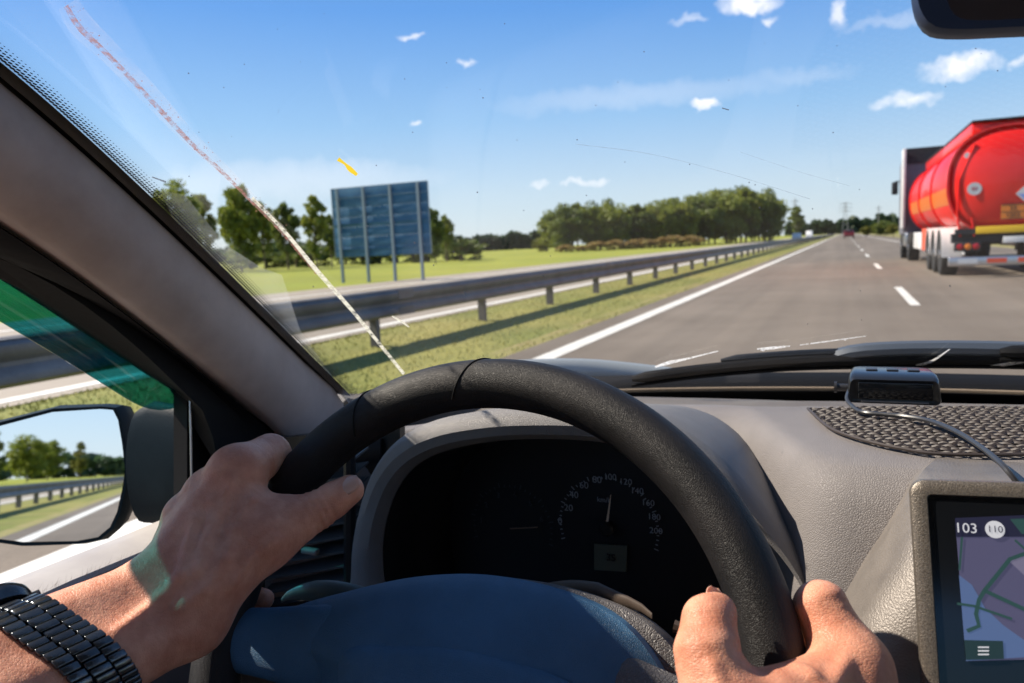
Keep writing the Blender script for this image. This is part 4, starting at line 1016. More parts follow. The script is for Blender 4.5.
m = MB(); m.tube([wp(0, 0, -.03), wp(0, 0, -.10), wp(0, 0, -.30)], [.055, .06, .05], 24); part('steering_column', m, m_blackpl)
# stalks
m = MB(); 
def paddle(pts, rads, flat, name, material):
    pts = spline(pts, 20); rads = np.interp(np.linspace(0, 1, 20), np.linspace(0, 1, len(rads)), rads); rows = []
    for p, r_ in zip(pts, rads): rows.append([np.array(p) + np.array([0, -math.cos(q) * r_ * flat, math.sin(q) * r_]) for q in np.linspace(0, 2 * PI, 18, endpoint=False)])
    V, Fs = loft(rows, closed=True, capends=True); return mesh(name, V, Fs, material, CAR)
p1 = [atY(282, 600, .44), atY(292, 594, .44), atY(320, 591, .445), atY(350, 596, .45), atY(400, 612, .47), atY(470, 640, .50)]
paddle(p1, [.002, .0085, .0105, .0095, .008, .008], .6, 'indicator_stalk', mat('stalk_plastic', (.10, .13, .13), .35))
p2 = [atY(652, 616, .43), atY(638, 606, .435), atY(610, 596, .44), atY(590, 591, .45), atY(540, 596, .47), atY(500, 620, .5)]
paddle(p2, [.002, .0055, .008, .008, .008, .008], .6, 'wiper_stalk', mat('stalk_brown', (.085, .06, .045), .5))
m = MB(); m.tube([atY(692, 632, .43), atY(674, 626, .43)], [.002, .004], 8); part('stalk_tip', m, MATS['stalk_brown'])

# centre console block
rows = []
for z, xl, yf_, yb in ((-.163, .052, .500, .60), (-.168, .046, .488, .60), (-.18, .040, .478, .60), (-.20, .030, .470, .60), (-.225, .016, .463, .60), (-.25, .004, .456, .60), (-.28, -.008, .450, .60), (-.33, -.02, .445, .60), (-.42, -.03, .44, .60), (-.6, -.03, .42, .60)):
    xr = 2 * XC - xl; r_ = .035; pts = [(xl + .01, yb, z), (xl, yb - .03, z), (xl - .004, yf_ + r_ + .02, z)]
    for q in np.linspace(PI, 1.5 * PI, 9): pts.append((xl + r_ + r_ * math.cos(q), yf_ + r_ + r_ * math.sin(q), z))
    for q in np.linspace(1.5 * PI, 2 * PI, 9): pts.append((xr - r_ + r_ * math.cos(q), yf_ + r_ + r_ * math.sin(q), z))
    pts += [(xr, yb - .03, z), (xr - .01, yb, z)]
    rows.append(pts)
V, Fs = loft(rows, closed=True, capends=True); mesh('centre_console', V, Fs, m_console, CAR)

# cowl, wipers, bonnet
m = MB()
rows = []
for x in np.linspace(-.66, 2 * XC + .66, 40):
    yb = wsy(x, -.225); rows.append([(x, yb - .02, -.250), (x, yb + .012, -.226), (x, yb + .03, -.212), (x, yb + .05, -.206), (x, yb + .09, -.205), (x, yb + .14, -.209), (x, yb + .17, -.25)])
V, Fs = loft(rows); mesh('cowl', V, Fs, mat('cowl_black', (.008, .008, .009), .8, spec=.1), CAR)
m = MB(); pts = []
for x in np.linspace(-.60, 2 * XC + .60, 30): pts.append((x, wsy(x, -.205) + .004, -.2035))
m.tube(pts, .0028, 6); part('glass_trim', m, mat('tan_rubber', (.22, .17, .12), .5))
def wiper(pxs, tilt=0):
    pts = [on_ws(a, b, -.012) for a, b in pxs]
    m = MB(); pts = spline(pts, 30)
    m.tube(pts, [.004] + [.0075] * 28 + [.004], 8); w = part('wiper', m, m_rubber)
    m = MB(); m.tube([p + np.array([0, .006, .009]) for p in pts[6:26]], [.002] + [.0055] * 18 + [.002], 8); part('wiper_arm', m, m_blackpl, w)
    m = MB(); m.tube([p + np.array([0, -.002, -.009]) for p in pts], .002, 6); part('wiper_blade', m, m_rubber, w)
wiper([(632, 379), (700, 370), (780, 363), (860, 360), (940, 359), (1040, 360), (1150, 364)])
wiper([(1000, 352), (1080, 352), (1160, 356), (1300, 360), (1420, 372)])
m = MB(); pts = spline([on_ws(a, b, -.03) for a, b in ((800, 368), (840, 355), (870, 350), (940, 348), (1040, 350), (1200, 356))], 24)
m.tube(pts, [.003, .006] + [.009] * 20 + [.006, .004], 8); part('wiper_arm', m, mat('wiper_arm_grey', (.07, .085, .11), .35))
rows = []
for x in np.linspace(-.68, 2 * XC + .68, 30):
    s_ = abs((x - XC) / .85); yb = wsy(x, -.225) + .12
    rows.append([(x, yb + d_ * (1 - .12 * s_ * s_), -.262 - .02 * s_ ** 4 - d_ * .12 - .16 * max(0, d_ - .55) ** 2 * 2) for d_ in (0, .1, .25, .4, .6, .75, .88, .98, 1.02)] + [(x, yb + 1.04 * (1 - .12 * s_ * s_), -.60)])
V, Fs = loft(rows); mesh('bonnet', V, Fs, m_paint, CAR)
# wing tops left and right of the bonnet with a visible shoulder near the glass corner
m = MB(); pts = spline([(-.66, .86, -.235), (-.55, 1.02, -.203), (-.42, 1.14, -.205), (-.30, 1.20, -.222), (-.2, 1.23, -.24)], 24)
m.tube(pts, [.01] + [.022] * 22 + [.01], 12); part('bonnet_shoulder', m, m_paint)

# body shell: sides, roof, floor, rear, seats, wheels
XL, XR = XC - .87, XC + .87
for s_ in (-1, 1):
    X = XC + s_ * .87
    ysd = [-2.2, -1.9, -1.2, -.3, .6, 1.2, 1.9, 2.15]
    rows = [[(X - s_ * (.01 + .06 * (1 if abs(y) > 1.95 else 0)), y, -.30 - (.06 if y > 1.0 else 0) - (.10 if y > 1.7 else 0)) for y in ysd], [(X + s_ * .02, y, -.42) for y in ysd], [(X + s_ * .03, y, -.60) for y in ysd], [(X, y, -.86) for y in ysd]]
    V, Fs = loft(rows); mesh('body_side', V, Fs, m_paint, CAR)
    m = MB(); m.prism([(XC + s_ * .775, -.36, -.28), (XC + s_ * .775, -.26, -.28), (XC + s_ * .70, -.28, .20), (XC + s_ * .70, -.38, .20)], (s_ * .04, 0, 0)); part('door_pillar', m, m_trim)
    m = MB(); m.prism([(XC + s_ * .775, -1.5, -.28), (XC + s_ * .775, -1.3, -.28), (XC + s_ * .70, -1.1, .20), (XC + s_ * .66, -1.3, .20)], (s_ * .04, 0, 0)); part('rear_pillar', m, m_trim)
    m = MB(); m.prism([(XC + s_ * .80, -2.1, -.262), (XC + s_ * .80, -.9, -.262), (XC + s_ * .80, -.9, -.85), (XC + s_ * .80, -2.1, -.85)], (s_ * .03, 0, 0)); part('rear_side_panel', m, m_fabric)
    m = MB(); pts = [(XC + s_ * .735, .0, .19), (XC + s_ * .725, -.4, .235), (XC + s_ * .72, -1.2, .215)]; m.tube(pts, .03, 8); part('roof_rail', m, m_trim)
for nm, off, mm in (('roof', .02, m_paint), ('headliner', 0, m_headl)):
    rows = []
    for x in np.linspace(-1, 1, 24):
        yfr = wsy(XC + x * .64, .295)
        rows.append([(XC + x * (.64 + .10 * min(1, (yfr - y) * 3)), y, .30 + off + .035 * (1 - x * x) + (.02 if -1.0 < y < 0 else 0) - .10 * abs(x) ** 5) for y in np.linspace(yfr + .01, -1.4, 14)])
    V, Fs = loft(rows); mesh(nm, V, Fs, mm, CAR)
m = MB(); m.box((XC, -.1, -.88), (1.7, 3.4, .05)); m.box((XC, .85, -.62), (1.6, .05, .55)); part('floor', m, m_fabric, smooth=False)
m = MB(); m.box((XC, -1.9, -.45), (1.5, .5, .4), bev=.05); m.box((XC, -2.1, -.6), (1.66, .2, .5), bev=.06); part('tailgate', m, m_paint)
m = MB(); m.prism([(XC - .6, -1.45, .26), (XC + .6, -1.45, .26), (XC + .68, -1.95, -.24), (XC - .68, -1.95, -.24)], (0, -.005, 0)); part('rear_window', m, m_glass2)
def seat(x):
    m = MB(); m.box((x, -.28, -.58), (.50, .52, .16), rot=Matrix.Rotation(.08, 3, 'X'), bev=.06); s0 = part('seat', m, m_fabric)
    m = MB(); m.box((x, -.62, -.25), (.48, .14, .66), rot=Matrix.Rotation(.25, 3, 'X'), bev=.06); part('backrest', m, m_fabric, s0)
    m = MB(); m.box((x, -.74, .14), (.28, .10, .18), rot=Matrix.Rotation(.2, 3, 'X'), bev=.045); part('headrest', m, m_fabric, s0)
seat(-.207); seat(XC + .377)
m = MB(); m.box((XC, -1.15, -.55), (1.25, .5, .18), bev=.06); m.box((XC, -1.42, -.25), (1.25, .14, .6), rot=Matrix.Rotation(.25, 3, 'X'), bev=.06); part('rear_bench', m, m_fabric)
for s_ in (-1, 1):
    for y in (-1.5, 1.25):
        m = MB(); m.lathe([(.17, -.1), (.28, -.1), (.30, -.07), (.30, .07), (.28, .1), (.17, .1)], (XC + s_ * .80, y, G + .30), 'x', 32); w = part('wheel', m, m_tyre)
        m = MB(); m.lathe([(.17, s_ * .09), (.12, s_ * .07), (.03, s_ * .09), (.01, s_ * .09)], (XC + s_ * .80, y, G + .30), 'x', 24); part('rim', m, m_steel, w)
# rear view mirror
rp = [(912, 0), (911, -12), (914, 12), (921, 24), (934, 31)]
yr = .42
def rv(px, py, dy=0): return atY(px, py, yr) + np.array([0, dy, 0])
bd = spline([rv(930, 31), rv(917, 19), rv(911, 0), rv(910, -30), rv(920, -56), rv(950, -66), rv(1100, -74), rv(1250, -80), rv(1290, -60), rv(1300, -20), rv(1285, 4), rv(1240, 16), rv(1150, 22), rv(1023, 29), rv(960, 33)], 80, closed=True)
c = bd.mean(0); nv = nrm([-.45, -.87, .05])
bdn = np.array([p + np.array([0, .10 * (p[0] - c[0]), 0]) for p in bd])
rows = [[c + (p - c) * .78 + np.array([0, .004, 0]) for p in bdn], [c + (p - c) * .80 for p in bdn], [c + (p - c) * .97 for p in bdn], [c + (p - c) * 1.0 + np.array([0, .006, 0]) for p in bdn], [c + (p - c) * .98 + np.array([0, .02, 0]) for p in bdn], [c + (p - c) * .7 + np.array([0, .035, 0]) for p in bdn], [c + (p - c) * .2 + np.array([0, .04, 0]) for p in bdn]]
V, Fs = loft(rows, closed=True, capends=True); rm = mesh('rear_view_mirror', V, Fs, mat('mirror_rim_blue', (.012, .025, .075), .5), CAR)
m = MB(); m.add([c + (p - c) * .80 + np.array([0, .0025, 0]) for p in bdn], [tuple(range(len(bdn)))]); part('mirror_glass', m, mat('dark_mirror', (.25, .22, .28), .12, metal=1.), rm, smooth=False)
m = MB(); m.tube([tuple(c + np.array([0, .03, .0])), tuple(c + np.array([0, .04, .07])), (c[0], wsy(c[0], c[2] + .10) - .01, c[2] + .10)], .008, 8); part('mirror_stem', m, m_blackpl, rm)
# sun visors
for s_ in (-1, 1): m = MB(); m.box((XC + s_ * .36, .10, .285), (.36, .16, .015), bev=.006); part('sun_visor', m, m_headl)
rebase(CAR, (XC, 0, G))
# ================================================================== THINGS ON THE DASHBOARD
def hitz(px, py, z): r_ = ray(px, py); return r_ * (z / r_[2])
# anti-slip mat: an open lattice of rubber strands
def inside(p, poly):
    x, y = p; c = False; n = len(poly)
    for i in range(n):
        (x1, y1), (x2, y2) = poly[i], poly[(i + 1) % n]
        if (y1 > y) != (y2 > y) and x < (x2 - x1) * (y - y1) / (y2 - y1) + x1: c = not c
    return c
mo = [hitz(a, b, -.163)[:2] for a, b in ((808, 409), (822, 424), (838, 434), (868, 444), (905, 452), (945, 457), (1030, 459), (1150, 457))]
mo += [np.array([.36, .62]), np.array([.36, .80]), hitz(960, 409, -.163)[:2], hitz(870, 409, -.163)[:2]]
poly = [tuple(p) for p in mo]
xs = [p[0] for p in poly]; ys = [p[1] for p in poly]; x0, x1, y0, y1 = min(xs), max(xs), min(ys), max(ys)
m = MB(); stp = .0021; spc = .0056; cy_ = (y0 + y1) / 2
for fam, (dx, dy) in enumerate(((.89, .45), (.89, -.45))):
    nx_, ny_ = -dy, dx
    for k in range(-90, 91):
        run = []
        for s_ in np.arange(-.34, .34, stp):
            x = (x0 + x1) / 2 + dx * s_ + nx_ * k * spc; y = cy_ + dy * s_ + ny_ * k * spc
            ok = inside((x, y), poly)
            if ok:
                wob = math.sin(s_ * 2 * PI / .0112 + (k + fam) * PI) * .0008
                run.append((x, y, dash_z(x, y) + .0030 + wob))
            if (not ok or s_ > .34 - stp) and run:
                if len(run) > 2: m.tube(run, .0012, 4, cap=False)
                run = []
e_ = spline([(p[0], p[1], 0) for p in mo[:8]], 60); m.tube([(p[0], p[1], dash_z(p[0], p[1]) + .0035) for p in e_], .0014, 5)
MAT = m.build('anti_slip_mat', m_mesh); tag(MAT, 'dark open mesh anti slip mat lying on the dashboard beside the small black box', 'mat')

# radar detector: small black box
RD = thing('dashboard_detector', 'small black wedge shaped electronic box on the mat at the foot of the windscreen', 'detector')
fx0, fx1 = .004, .081
rows = []
for y, z0, z1, ins in ((.767, -.1585, -.1395, .003), (.766, -.1600, -.1375, .0), (.770, -.1605, -.1355, -.001), (.785, -.162, -.1335, -.001), (.82, -.166, -.1345, .001), (.858, -.170, -.1400, .005), (.864, -.170, -.1440, .008)):
    c = [(fx0 + ins, z0), (fx1 - ins, z0)]
    pts = []
    w0, w1, hh, r_ = fx0 + ins, fx1 - ins, (z1 - z0), .0045
    for (cx, cz, a0) in ((w1 - r_ - .002, z1 - r_, 0), (w0 + r_ + .002, z1 - r_, PI / 2), (w0 + r_, z0 + r_, PI), (w1 - r_, z0 + r_, 1.5 * PI)):
        for q in np.linspace(a0, a0 + PI / 2, 5): pts.append((cx + r_ * math.cos(q), y, cz + r_ * math.sin(q)))
    rows.append(pts)
V, Fs = loft(rows, closed=True, capends=True); mesh('housing', V, Fs, mat('detector_plastic', (.012, .012, .014), .3, bump=.1, bscale=600, bdist=.0003, coat=.3), RD)
m = MB(); m.box((.0435, .7652, -.1478), (.062, .002, .0155), bev=.0009); m.build('front_window', m_gpsblk, RD)
m = MB(); m.box((.0435, .7655, -.1580), (.056, .001, .0012)); m.build('front_trim', m_hoodm, RD)
m = MB()
for q in range(3): m.box((.025 + .018 * q, .80, -.1331), (.010, .012, .0014), bev=.0005)
m.build('button', m_cable, RD)
pc = [hitz(a, b, z) for a, b, z in ((850, 388, -.151), (847, 398, -.153), (851, 405, -.156), (862, 412, -.1555), (885, 414.5, -.155), (905, 416.5, -.1545), (930, 421, -.153), (955, 431, -.151), (978, 445, -.150), (996, 459, -.150), (1008, 471, -.152), (1020, 486, -.16))]
pc = [np.array([.006, .79, -.150])] + pc
m = MB(); m.tube(spline(pc, 70), .0019, 8); m.build('power_cable', m_cable, RD)
m = MB(); m.tube([(.004, .80, -.152), (-.006, .80, -.152)], .0035, 10); m.tube([(-.006, .80, -.152), (-.0085, .80, -.152)], .0055, 10); m.build('plug', m_cable, RD)
rebase(RD, (.043, .81, -.165))

# satellite navigator in front of the console
NV = thing('satellite_navigator', 'navigator with sparkling bronze grey frame showing a road map beside the right hand', 'navigator')
TL = np.array([.0315, .430, -.129]); BL = np.array([.0405, .396, -.2215]); xd = nrm([1, -.01, .055]); yd = TL - BL; yd = nrm(yd - xd * np.dot(xd, yd)); nd = np.cross(xd, yd); nd = nd if nd[1] < 0 else -nd
def g2(u, v, n_=0.): return TL + xd * u - yd * v + nd * n_
def rrect(u0, v0, u1, v1, r_, n_=0., k=7):
    out = []
    for (cu, cv, a0) in ((u1 - r_, v0 + r_, 0), (u0 + r_, v0 + r_, PI / 2), (u0 + r_, v1 - r_, PI), (u1 - r_, v1 - r_, 1.5 * PI)):
        for q in np.linspace(a0, a0 + PI / 2, k): out.append(g2(cu + r_ * math.cos(q), cv - r_ * math.sin(q), n_))
    return out
Wd, Hd = .178, .1135
bz = .0085
rows = [rrect(bz, bz, Wd - bz, Hd - bz, .002, -.001), rrect(bz - .0006, bz - .0006, Wd - bz + .0006, Hd - bz + .0006, .0022, .0012), rrect(.003, .003, Wd - .003, Hd - .003, .005, .0014), rrect(.0008, .0008, Wd - .0008, Hd - .0008, .007, .0), rrect(0, 0, Wd, Hd, .0075, -.003), rrect(0.001, 0.001, Wd - .001, Hd - .001, .0075, -.012), rrect(.006, .006, Wd - .006, Hd - .006, .01, -.019), rrect(.03, .02, Wd - .03, Hd - .02, .01, -.022)]
V, Fs = loft(rows, closed=True, capends=True)
Fs = Fs[:-2] + [Fs[-1]]
mesh('housing', V, Fs, m_gpsbez, NV)
m = MB(); q = rrect(bz - .0004, bz - .0004, Wd - bz + .0004, Hd - bz + .0004, .002, -.0006); m.add(q, [tuple(range(len(q)))]); m.build('glass_panel', m_gpsblk, NV, smooth=False)
def emat(name, col, s_=1.0): 
    return mat(name, tuple(c * .3 for c in col), .3, emis=col, estr=s_)
def gpx_(px, py, off=0.): return onplane(px, py, TL + nd * off, nd)
SC = MB(); SC.add([gpx_(a, b, .0) for a, b in ((955, 518), (1200, 508), (1205, 655), (966, 661))], [(0, 1, 2, 3)]); scr = SC.build('screen', emat('screen_map', srgb(88, 86, 116), .34), NV, smooth=False)
def gpoly(pts, nm, mt, off): m = MB(); m.add([gpx_(a, b, off) for a, b in pts], [tuple(range(len(pts)))]); return m.build(nm, mt, scr, smooth=False)
gpoly(((955, 518), (1200, 508), (1200, 536), (956, 537)), 'header_bar', emat('screen_dark', srgb(34, 34, 54), .5), .0003)
gpoly(((959, 575), (972, 585), (985, 608), (1003, 625), (1024, 640), (1060, 655), (966, 661)), 'map_area', emat('screen_blue', srgb(84, 104, 146), .40), .0003)
gpoly(((1008, 560), (1060, 548), (1180, 560), (1190, 600), (1100, 610), (1040, 590)), 'map_area', emat('screen_pale', srgb(114, 110, 134), .40), .0003)
mg = emat('screen_road', srgb(36, 60, 58), .7)
def groad(pts, w, off=.0006):
    pts = [gpx_(a, b, off) for a, b in pts]; m = MB(); L_, R2 = [], []
    for i, p in enumerate(pts):
        t_ = nrm(pts[min(i + 1, len(pts) - 1)] - pts[max(i - 1, 0)]); nn_ = np.cross(t_, nd); L_.append(p + nn_ * w); R2.append(p - nn_ * w)
    m.add(*loft([L_, R2])); m.build('map_road', mg, scr, smooth=False)
groad([(1090, 545), (1024, 554), (1010, 559), (984.5, 590.6), (979, 600), (976, 614), (979, 626), (967, 631)], .0009)
groad([(984.5, 590.6), (1024, 609), (1100, 640)], .0009); groad([(957, 603.6), (974, 606), (1012, 619)], .0006); groad([(962, 537), (959.5, 570)], .0005); groad([(1015, 540), (1028, 552), (1080, 600)], .0005); groad([(1040, 540), (1120, 652)], .0007)
gpoly(((964, 640), (1003, 641), (1004, 659), (966, 660)), 'menu_button', emat('screen_button', srgb(28, 44, 46), .7), .0008)
mw = emat('screen_white', srgb(180, 180, 185), .6)
for k in range(3): gpoly(((978, 646.5 + 3.6 * k), (989, 646.5 + 3.6 * k), (989, 648 + 3.6 * k), (978, 648 + 3.6 * k)), 'menu_icon', mw, .001)
textmesh('103', .0068, mw, 'speed_text', scr, gpx_(966, 528.5, .0012), xd, yd, .0001)
m = MB(); cc = gpx_(995, 529.5, .001); m.add([cc + xd * .0042 * math.cos(q) + yd * .0042 * math.sin(q) for q in np.linspace(0, 2 * PI, 28, endpoint=False)], [tuple(range(28))]); ls = m.build('limit_sign', mw, scr, smooth=False)
textmesh('110', .0046, MATS['screen_dark'], 'limit_text', ls, cc + nd * .0004, xd, yd, .0001)
gpoly(((1010, 519), (1100, 516), (1100, 534), (1022, 534)), 'header_icon', mg, .001)
m = MB(); m.tube([g2(.09, .05, -.02), g2(.09, .05, -.045), (.12, .50, -.165)], [.02, .016, .025], 16); m.build('mount', m_cable, NV)
# rounded top of the mount peeking above the frame
mm2 = gpx_(1020, 476, -.02); m = MB(); m.lathe([(.001, .006), (.022, .004), (.036, -.002), (.038, -.008), (.036, -.012)], tuple(g2(.105, .0, -.045)), 'z', 28); m.build('mount_cap', mat('mount_blue_grey', (.10, .13, .18), .35), NV)
rebase(NV, tuple(g2(.09, .11, -.02)))

# ================================================================== THE DRIVER
def seg(p, a, b, r1, r2):
    a = np.asarray(a, np.float32); b = np.asarray(b, np.float32); d_ = b - a; L2 = float(d_ @ d_) + 1e-9
    t_ = np.clip(((p[0] - a[0]) * d_[0] + (p[1] - a[1]) * d_[1] + (p[2] - a[2]) * d_[2]) / L2, 0, 1)
    q = np.sqrt((p[0] - a[0] - t_ * d_[0]) ** 2 + (p[1] - a[1] - t_ * d_[1]) ** 2 + (p[2] - a[2] - t_ * d_[2]) ** 2)
    return q - (r1 + (r2 - r1) * t_)
def ell3(p, c, r): 
    k = np.sqrt(((p[0] - c[0]) / r[0]) ** 2 + ((p[1] - c[1]) / r[1]) ** 2 + ((p[2] - c[2]) / r[2]) ** 2); return (k - 1) * min(r)
def smin(a, b, k): h_ = np.maximum(k - np.abs(a - b), 0) / k; return np.minimum(a, b) - h_ * h_ * k * .25
def surfnet(fn, lo, hi, res):
    lo = np.array(lo, float); n = (np.ceil((np.array(hi) - lo) / res)).astype(int) + 1
    ax = [(lo[i] + res * np.arange(n[i])).astype(np.float32) for i in range(3)]
    X = np.meshgrid(*ax, indexing='ij'); f = fn(X).astype(np.float32)
    s_ = f < 0
    cn = [(i, j, k) for i in (0, 1) for j in (0, 1) for k in (0, 1)]
    def sl(a, c): return a[c[0]:a.shape[0] - 1 + c[0], c[1]:a.shape[1] - 1 + c[1], c[2]:a.shape[2] - 1 + c[2]]
    cnt = sum(sl(s_, c).astype(np.int8) for c in cn); act = (cnt > 0) & (cnt < 8)
    idx = np.argwhere(act); ids = -np.ones(act.shape, np.int64); ids[act] = np.arange(len(idx))
    acc = np.zeros((len(idx), 3)); w = np.zeros(len(idx))
    vals = {c: f[idx[:, 0] + c[0], idx[:, 1] + c[1], idx[:, 2] + c[2]] for c in cn}
    for a in cn:
        for d_ in range(3):
            if a[d_] == 0:
                b = tuple(1 if i == d_ else a[i] for i in range(3)); fa, fb = vals[a], vals[b]; ok = (fa < 0) != (fb < 0)
                t_ = np.where(ok, fa / (fa - fb + 1e-20), 0); pt = np.array(a, float)[None, :] + np.eye(3)[d_][None, :] * t_[:, None]
                acc[ok] += pt[ok]; w[ok] += 1
    V = lo + res * (idx + acc / w[:, None])
    Fs = []
    for d_ in range(3):
        o1, o2 = [(1, 2), (2, 0), (0, 1)][d_]
        sh = [slice(None)] * 3; a = s_; sa = [slice(None)] * 3; sb = [slice(None)] * 3
        sa[d_] = slice(0, -1); sb[d_] = slice(1, None); ch = a[tuple(sa)] != a[tuple(sb)]
        e = np.argwhere(ch); e = e[(e[:, o1] > 0) & (e[:, o2] > 0) & (e[:, o1] < act.shape[o1]) & (e[:, o2] < act.shape[o2])]
        if len(e) == 0: continue
        def g(da, db): q = e.copy(); q[:, o1] -= da; q[:, o2] -= db; return ids[q[:, 0], q[:, 1], q[:, 2]]
        quad = np.stack([g(1, 1), g(0, 1), g(0, 0), g(1, 0)], 1)
        fl = a[e[:, 0], e[:, 1], e[:, 2]]; quad[~fl] = quad[~fl][:, ::-1]; Fs.append(quad[(quad >= 0).all(1)])
    return V, np.concatenate(Fs)
def crease(p, f, a, b, t_, amp, sig=.0016):
    a, b = np.array(a), np.array(b); d_ = nrm(b - a); c = a + (b - a) * t_; s_ = (p[0] - c[0]) * d_[0] + (p[1] - c[1]) * d_[1] + (p[2] - c[2]) * d_[2]
    r2 = (p[0] - c[0]) ** 2 + (p[1] - c[1]) ** 2 + (p[2] - c[2]) ** 2
    return f + amp * np.exp(-(s_ / sig) ** 2) * (r2 < .022 ** 2)

EL, SL = np.array([-.445, .055, -.228]), np.array([-.405, -.235, -.30])
ER, SR = np.array([.045, .075, -.43]), np.array([-.010, -.235, -.30])
# left hand
Wa, Wb = P(158, 590, .458), P(190, 618, .450)
Fa, Fb = EL + (Wa - Wb) * .45, EL - (Wa - Wb) * .45
Lm = [P(237, 473, .497), P(211, 494, .501), P(189, 518, .500), P(180, 548, .492)]
Lf = [[Lm[0], P(270, 454, .534), P(293, 472, .566), P(300, 492, .572)], [Lm[1], P(228, 500, .548), P(262, 520, .574), P(284, 524, .572)],
      [Lm[2], P(206, 535, .545), P(240, 560, .570), P(262, 562, .566)], [Lm[3], P(204, 572, .530), P(238, 594, .548), P(264, 599, .545)]]
Lr_ = [[.0142, .0118, .0100, .0086], [.0138, .0118, .0100, .0086], [.0130, .0110, .0095, .0082], [.0120, .0098, .0085, .0074]]
Lt = [P(212, 582, .455), P(266, 541, .474), P(318, 510, .489), P(349, 490, .496)]; Ltr = [.0200, .0165, .0128, .0092]
def lefthand(p):
    pl = smin(seg(p, Wa, Wb, .0200, .0205), seg(p, Wa, Fa, .0205, .036), .012); pl = smin(pl, seg(p, Wb, Fb, .0205, .036), .012)
    for i, K in enumerate(Lm): pl = smin(pl, seg(p, Wa * (1 - i / 3) * .5 + Wb * i / 3 * .5 + (Wa + Wb) / 4 if False else (Wa + Wb) / 2 + (Wa - Wb) * (.35 - .23 * i), K, .0195, Lr_[i][0] + .0015), .012)
    pl = smin(pl, seg(p, P(236, 540, .478), P(222, 560, .470), .0175, .0185), .016)
    pl = smin(pl, seg(p, Lm[0], P(250, 522, .482), .0125, .0140), .014); pl = smin(pl, seg(p, Lm[0], Lf[0][1], .0140, .0116), .010)
    th = seg(p, Lt[0], Lt[1], Ltr[0], Ltr[1]); pl = smin(pl, th, .014)
    t2 = smin(seg(p, Lt[1], Lt[2], Ltr[1], Ltr[2]), seg(p, Lt[2], Lt[3], Ltr[2] + .0002, Ltr[3]), .004)
    t2 = smin(t2, seg(p, Lt[2] * .45 + Lt[3] * .55, Lt[3], .0112, .0088), .004)
    for q, a_ in ((.80, .0006), (.92, .0009), (1.04, .0009), (1.16, .0006)): t2 = crease(p, t2, Lt[1], Lt[2], q, a_ * 2.0, .0013)
    f = smin(pl, t2, .010)
    f = smin(f, seg(p, P(252, 515, .484), P(286, 512, .490), .0125, .0105), .012)
    out = f
    for K, r_ in zip(Lf, Lr_):
        fg = smin(seg(p, K[0], K[1], r_[0], r_[1]), seg(p, K[1], K[2], r_[1], r_[2]), .004); fg = smin(fg, seg(p, K[2], K[3], r_[2], r_[3]), .003)
        fg = crease(p, fg, K[0], K[1], 1.0, .0006, .0012)
        out = np.minimum(out, smin(f, fg, .010))
    # knuckle bumps and tendons
    for i in range(4): out = smin(out, seg(p, Lm[i] + (Wa - Lm[i]) * .0, Lm[i] + ((Wa + Wb) / 2 - Lm[i]) * .55, Lr_[i][0] * .3 + .0100, .0085), .008)
    return out
# right hand
Rm = [P(853, 669, .372), np.array([.012, .376, -.2365]), np.array([.011, .364, -.254]), np.array([.006, .350, -.270])]
def rimp(deg, out=0., n_=0.): a = math.radians(deg); return wp((RW + out) * math.cos(a), (RW + out) * math.sin(a), n_)
Rf = [[Rm[0], P(822, 609, .388), P(797, 634, .420), P(772, 655, .425)], [Rm[1], rimp(7, .024, -.030), rimp(5, -.004, -.036), rimp(4, -.024, -.028)],
      [Rm[2], rimp(0, .024, -.030), rimp(-1, -.004, -.035), rimp(-2, -.022, -.027)], [Rm[3], rimp(-6, .022, -.028), rimp(-7, -.004, -.032), rimp(-8, -.02, -.024)]]
RW_ = np.array([.022, .288, -.305]); Rwa, Rwb = RW_ + np.array([.012, .012, .012]), RW_ - np.array([.012, .006, .012])
Rt = [np.array([-.010, .312, -.268]), P(720, 712, .340), P(708, 656, .351), P(709, 621, .361)]; Rtr = [.020, .0160, .0148, .0122]
def righthand(p):
    pl = smin(seg(p, Rwa, Rwb, .021, .021), seg(p, Rwa, ER + np.array([.01, 0, .01]), .021, .036), .012); pl = smin(pl, seg(p, Rwb, ER - np.array([.01, 0, .01]), .021, .036), .012)
    for i, K in enumerate(Rm): pl = smin(pl, seg(p, RW_ + (Rwa - Rwb) * (.3 - .2 * i), K, .0195, Lr_[i][0] + .001), .012)
    pl = smin(pl, seg(p, P(778, 702, .345), Rm[0], .0135, .0145), .014); pl = smin(pl, seg(p, P(745, 712, .338), P(800, 720, .345), .0150, .0165), .014)
    pl = smin(pl, seg(p, Rt[0], Rt[1], Rtr[0], Rtr[1]), .014)
    t2 = smin(seg(p, Rt[1], Rt[2], Rtr[1], Rtr[2]), seg(p, Rt[2], Rt[3], Rtr[2], Rtr[3]), .006)
    t2 = smin(t2, seg(p, Rt[3], P(719, 610, .366), .0110, .0078), .006)
    for q, a_ in ((.90, .0007), (1.0, .0011), (1.1, .0009)): t2 = crease(p, t2, Rt[1], Rt[2], q, a_ * .7, .0012)
    f = smin(pl, t2, .008); out = f
    for K, r_ in zip(Rf, [[.0148, .0136, .0106, .0086]] + Lr_[1:]):
        fg = smin(seg(p, K[0], K[1], r_[0], r_[1]), seg(p, K[1], K[2], r_[1], r_[2]), .004); fg = smin(fg, seg(p, K[2], K[3], r_[2], r_[3]), .003)
        for q, a_ in ((.84, .0008), (.94, .0012), (1.04, .0009)): fg = crease(p, fg, K[0], K[1], q, a_, .0012)
        out = np.minimum(out, smin(f, fg, .010))
    out = smin(out, seg(p, Rm[0] + np.array([.0, -.003, .003]), Rm[0] + (RW_ - Rm[0]) * .3, .0135, .010), .006)
    return out
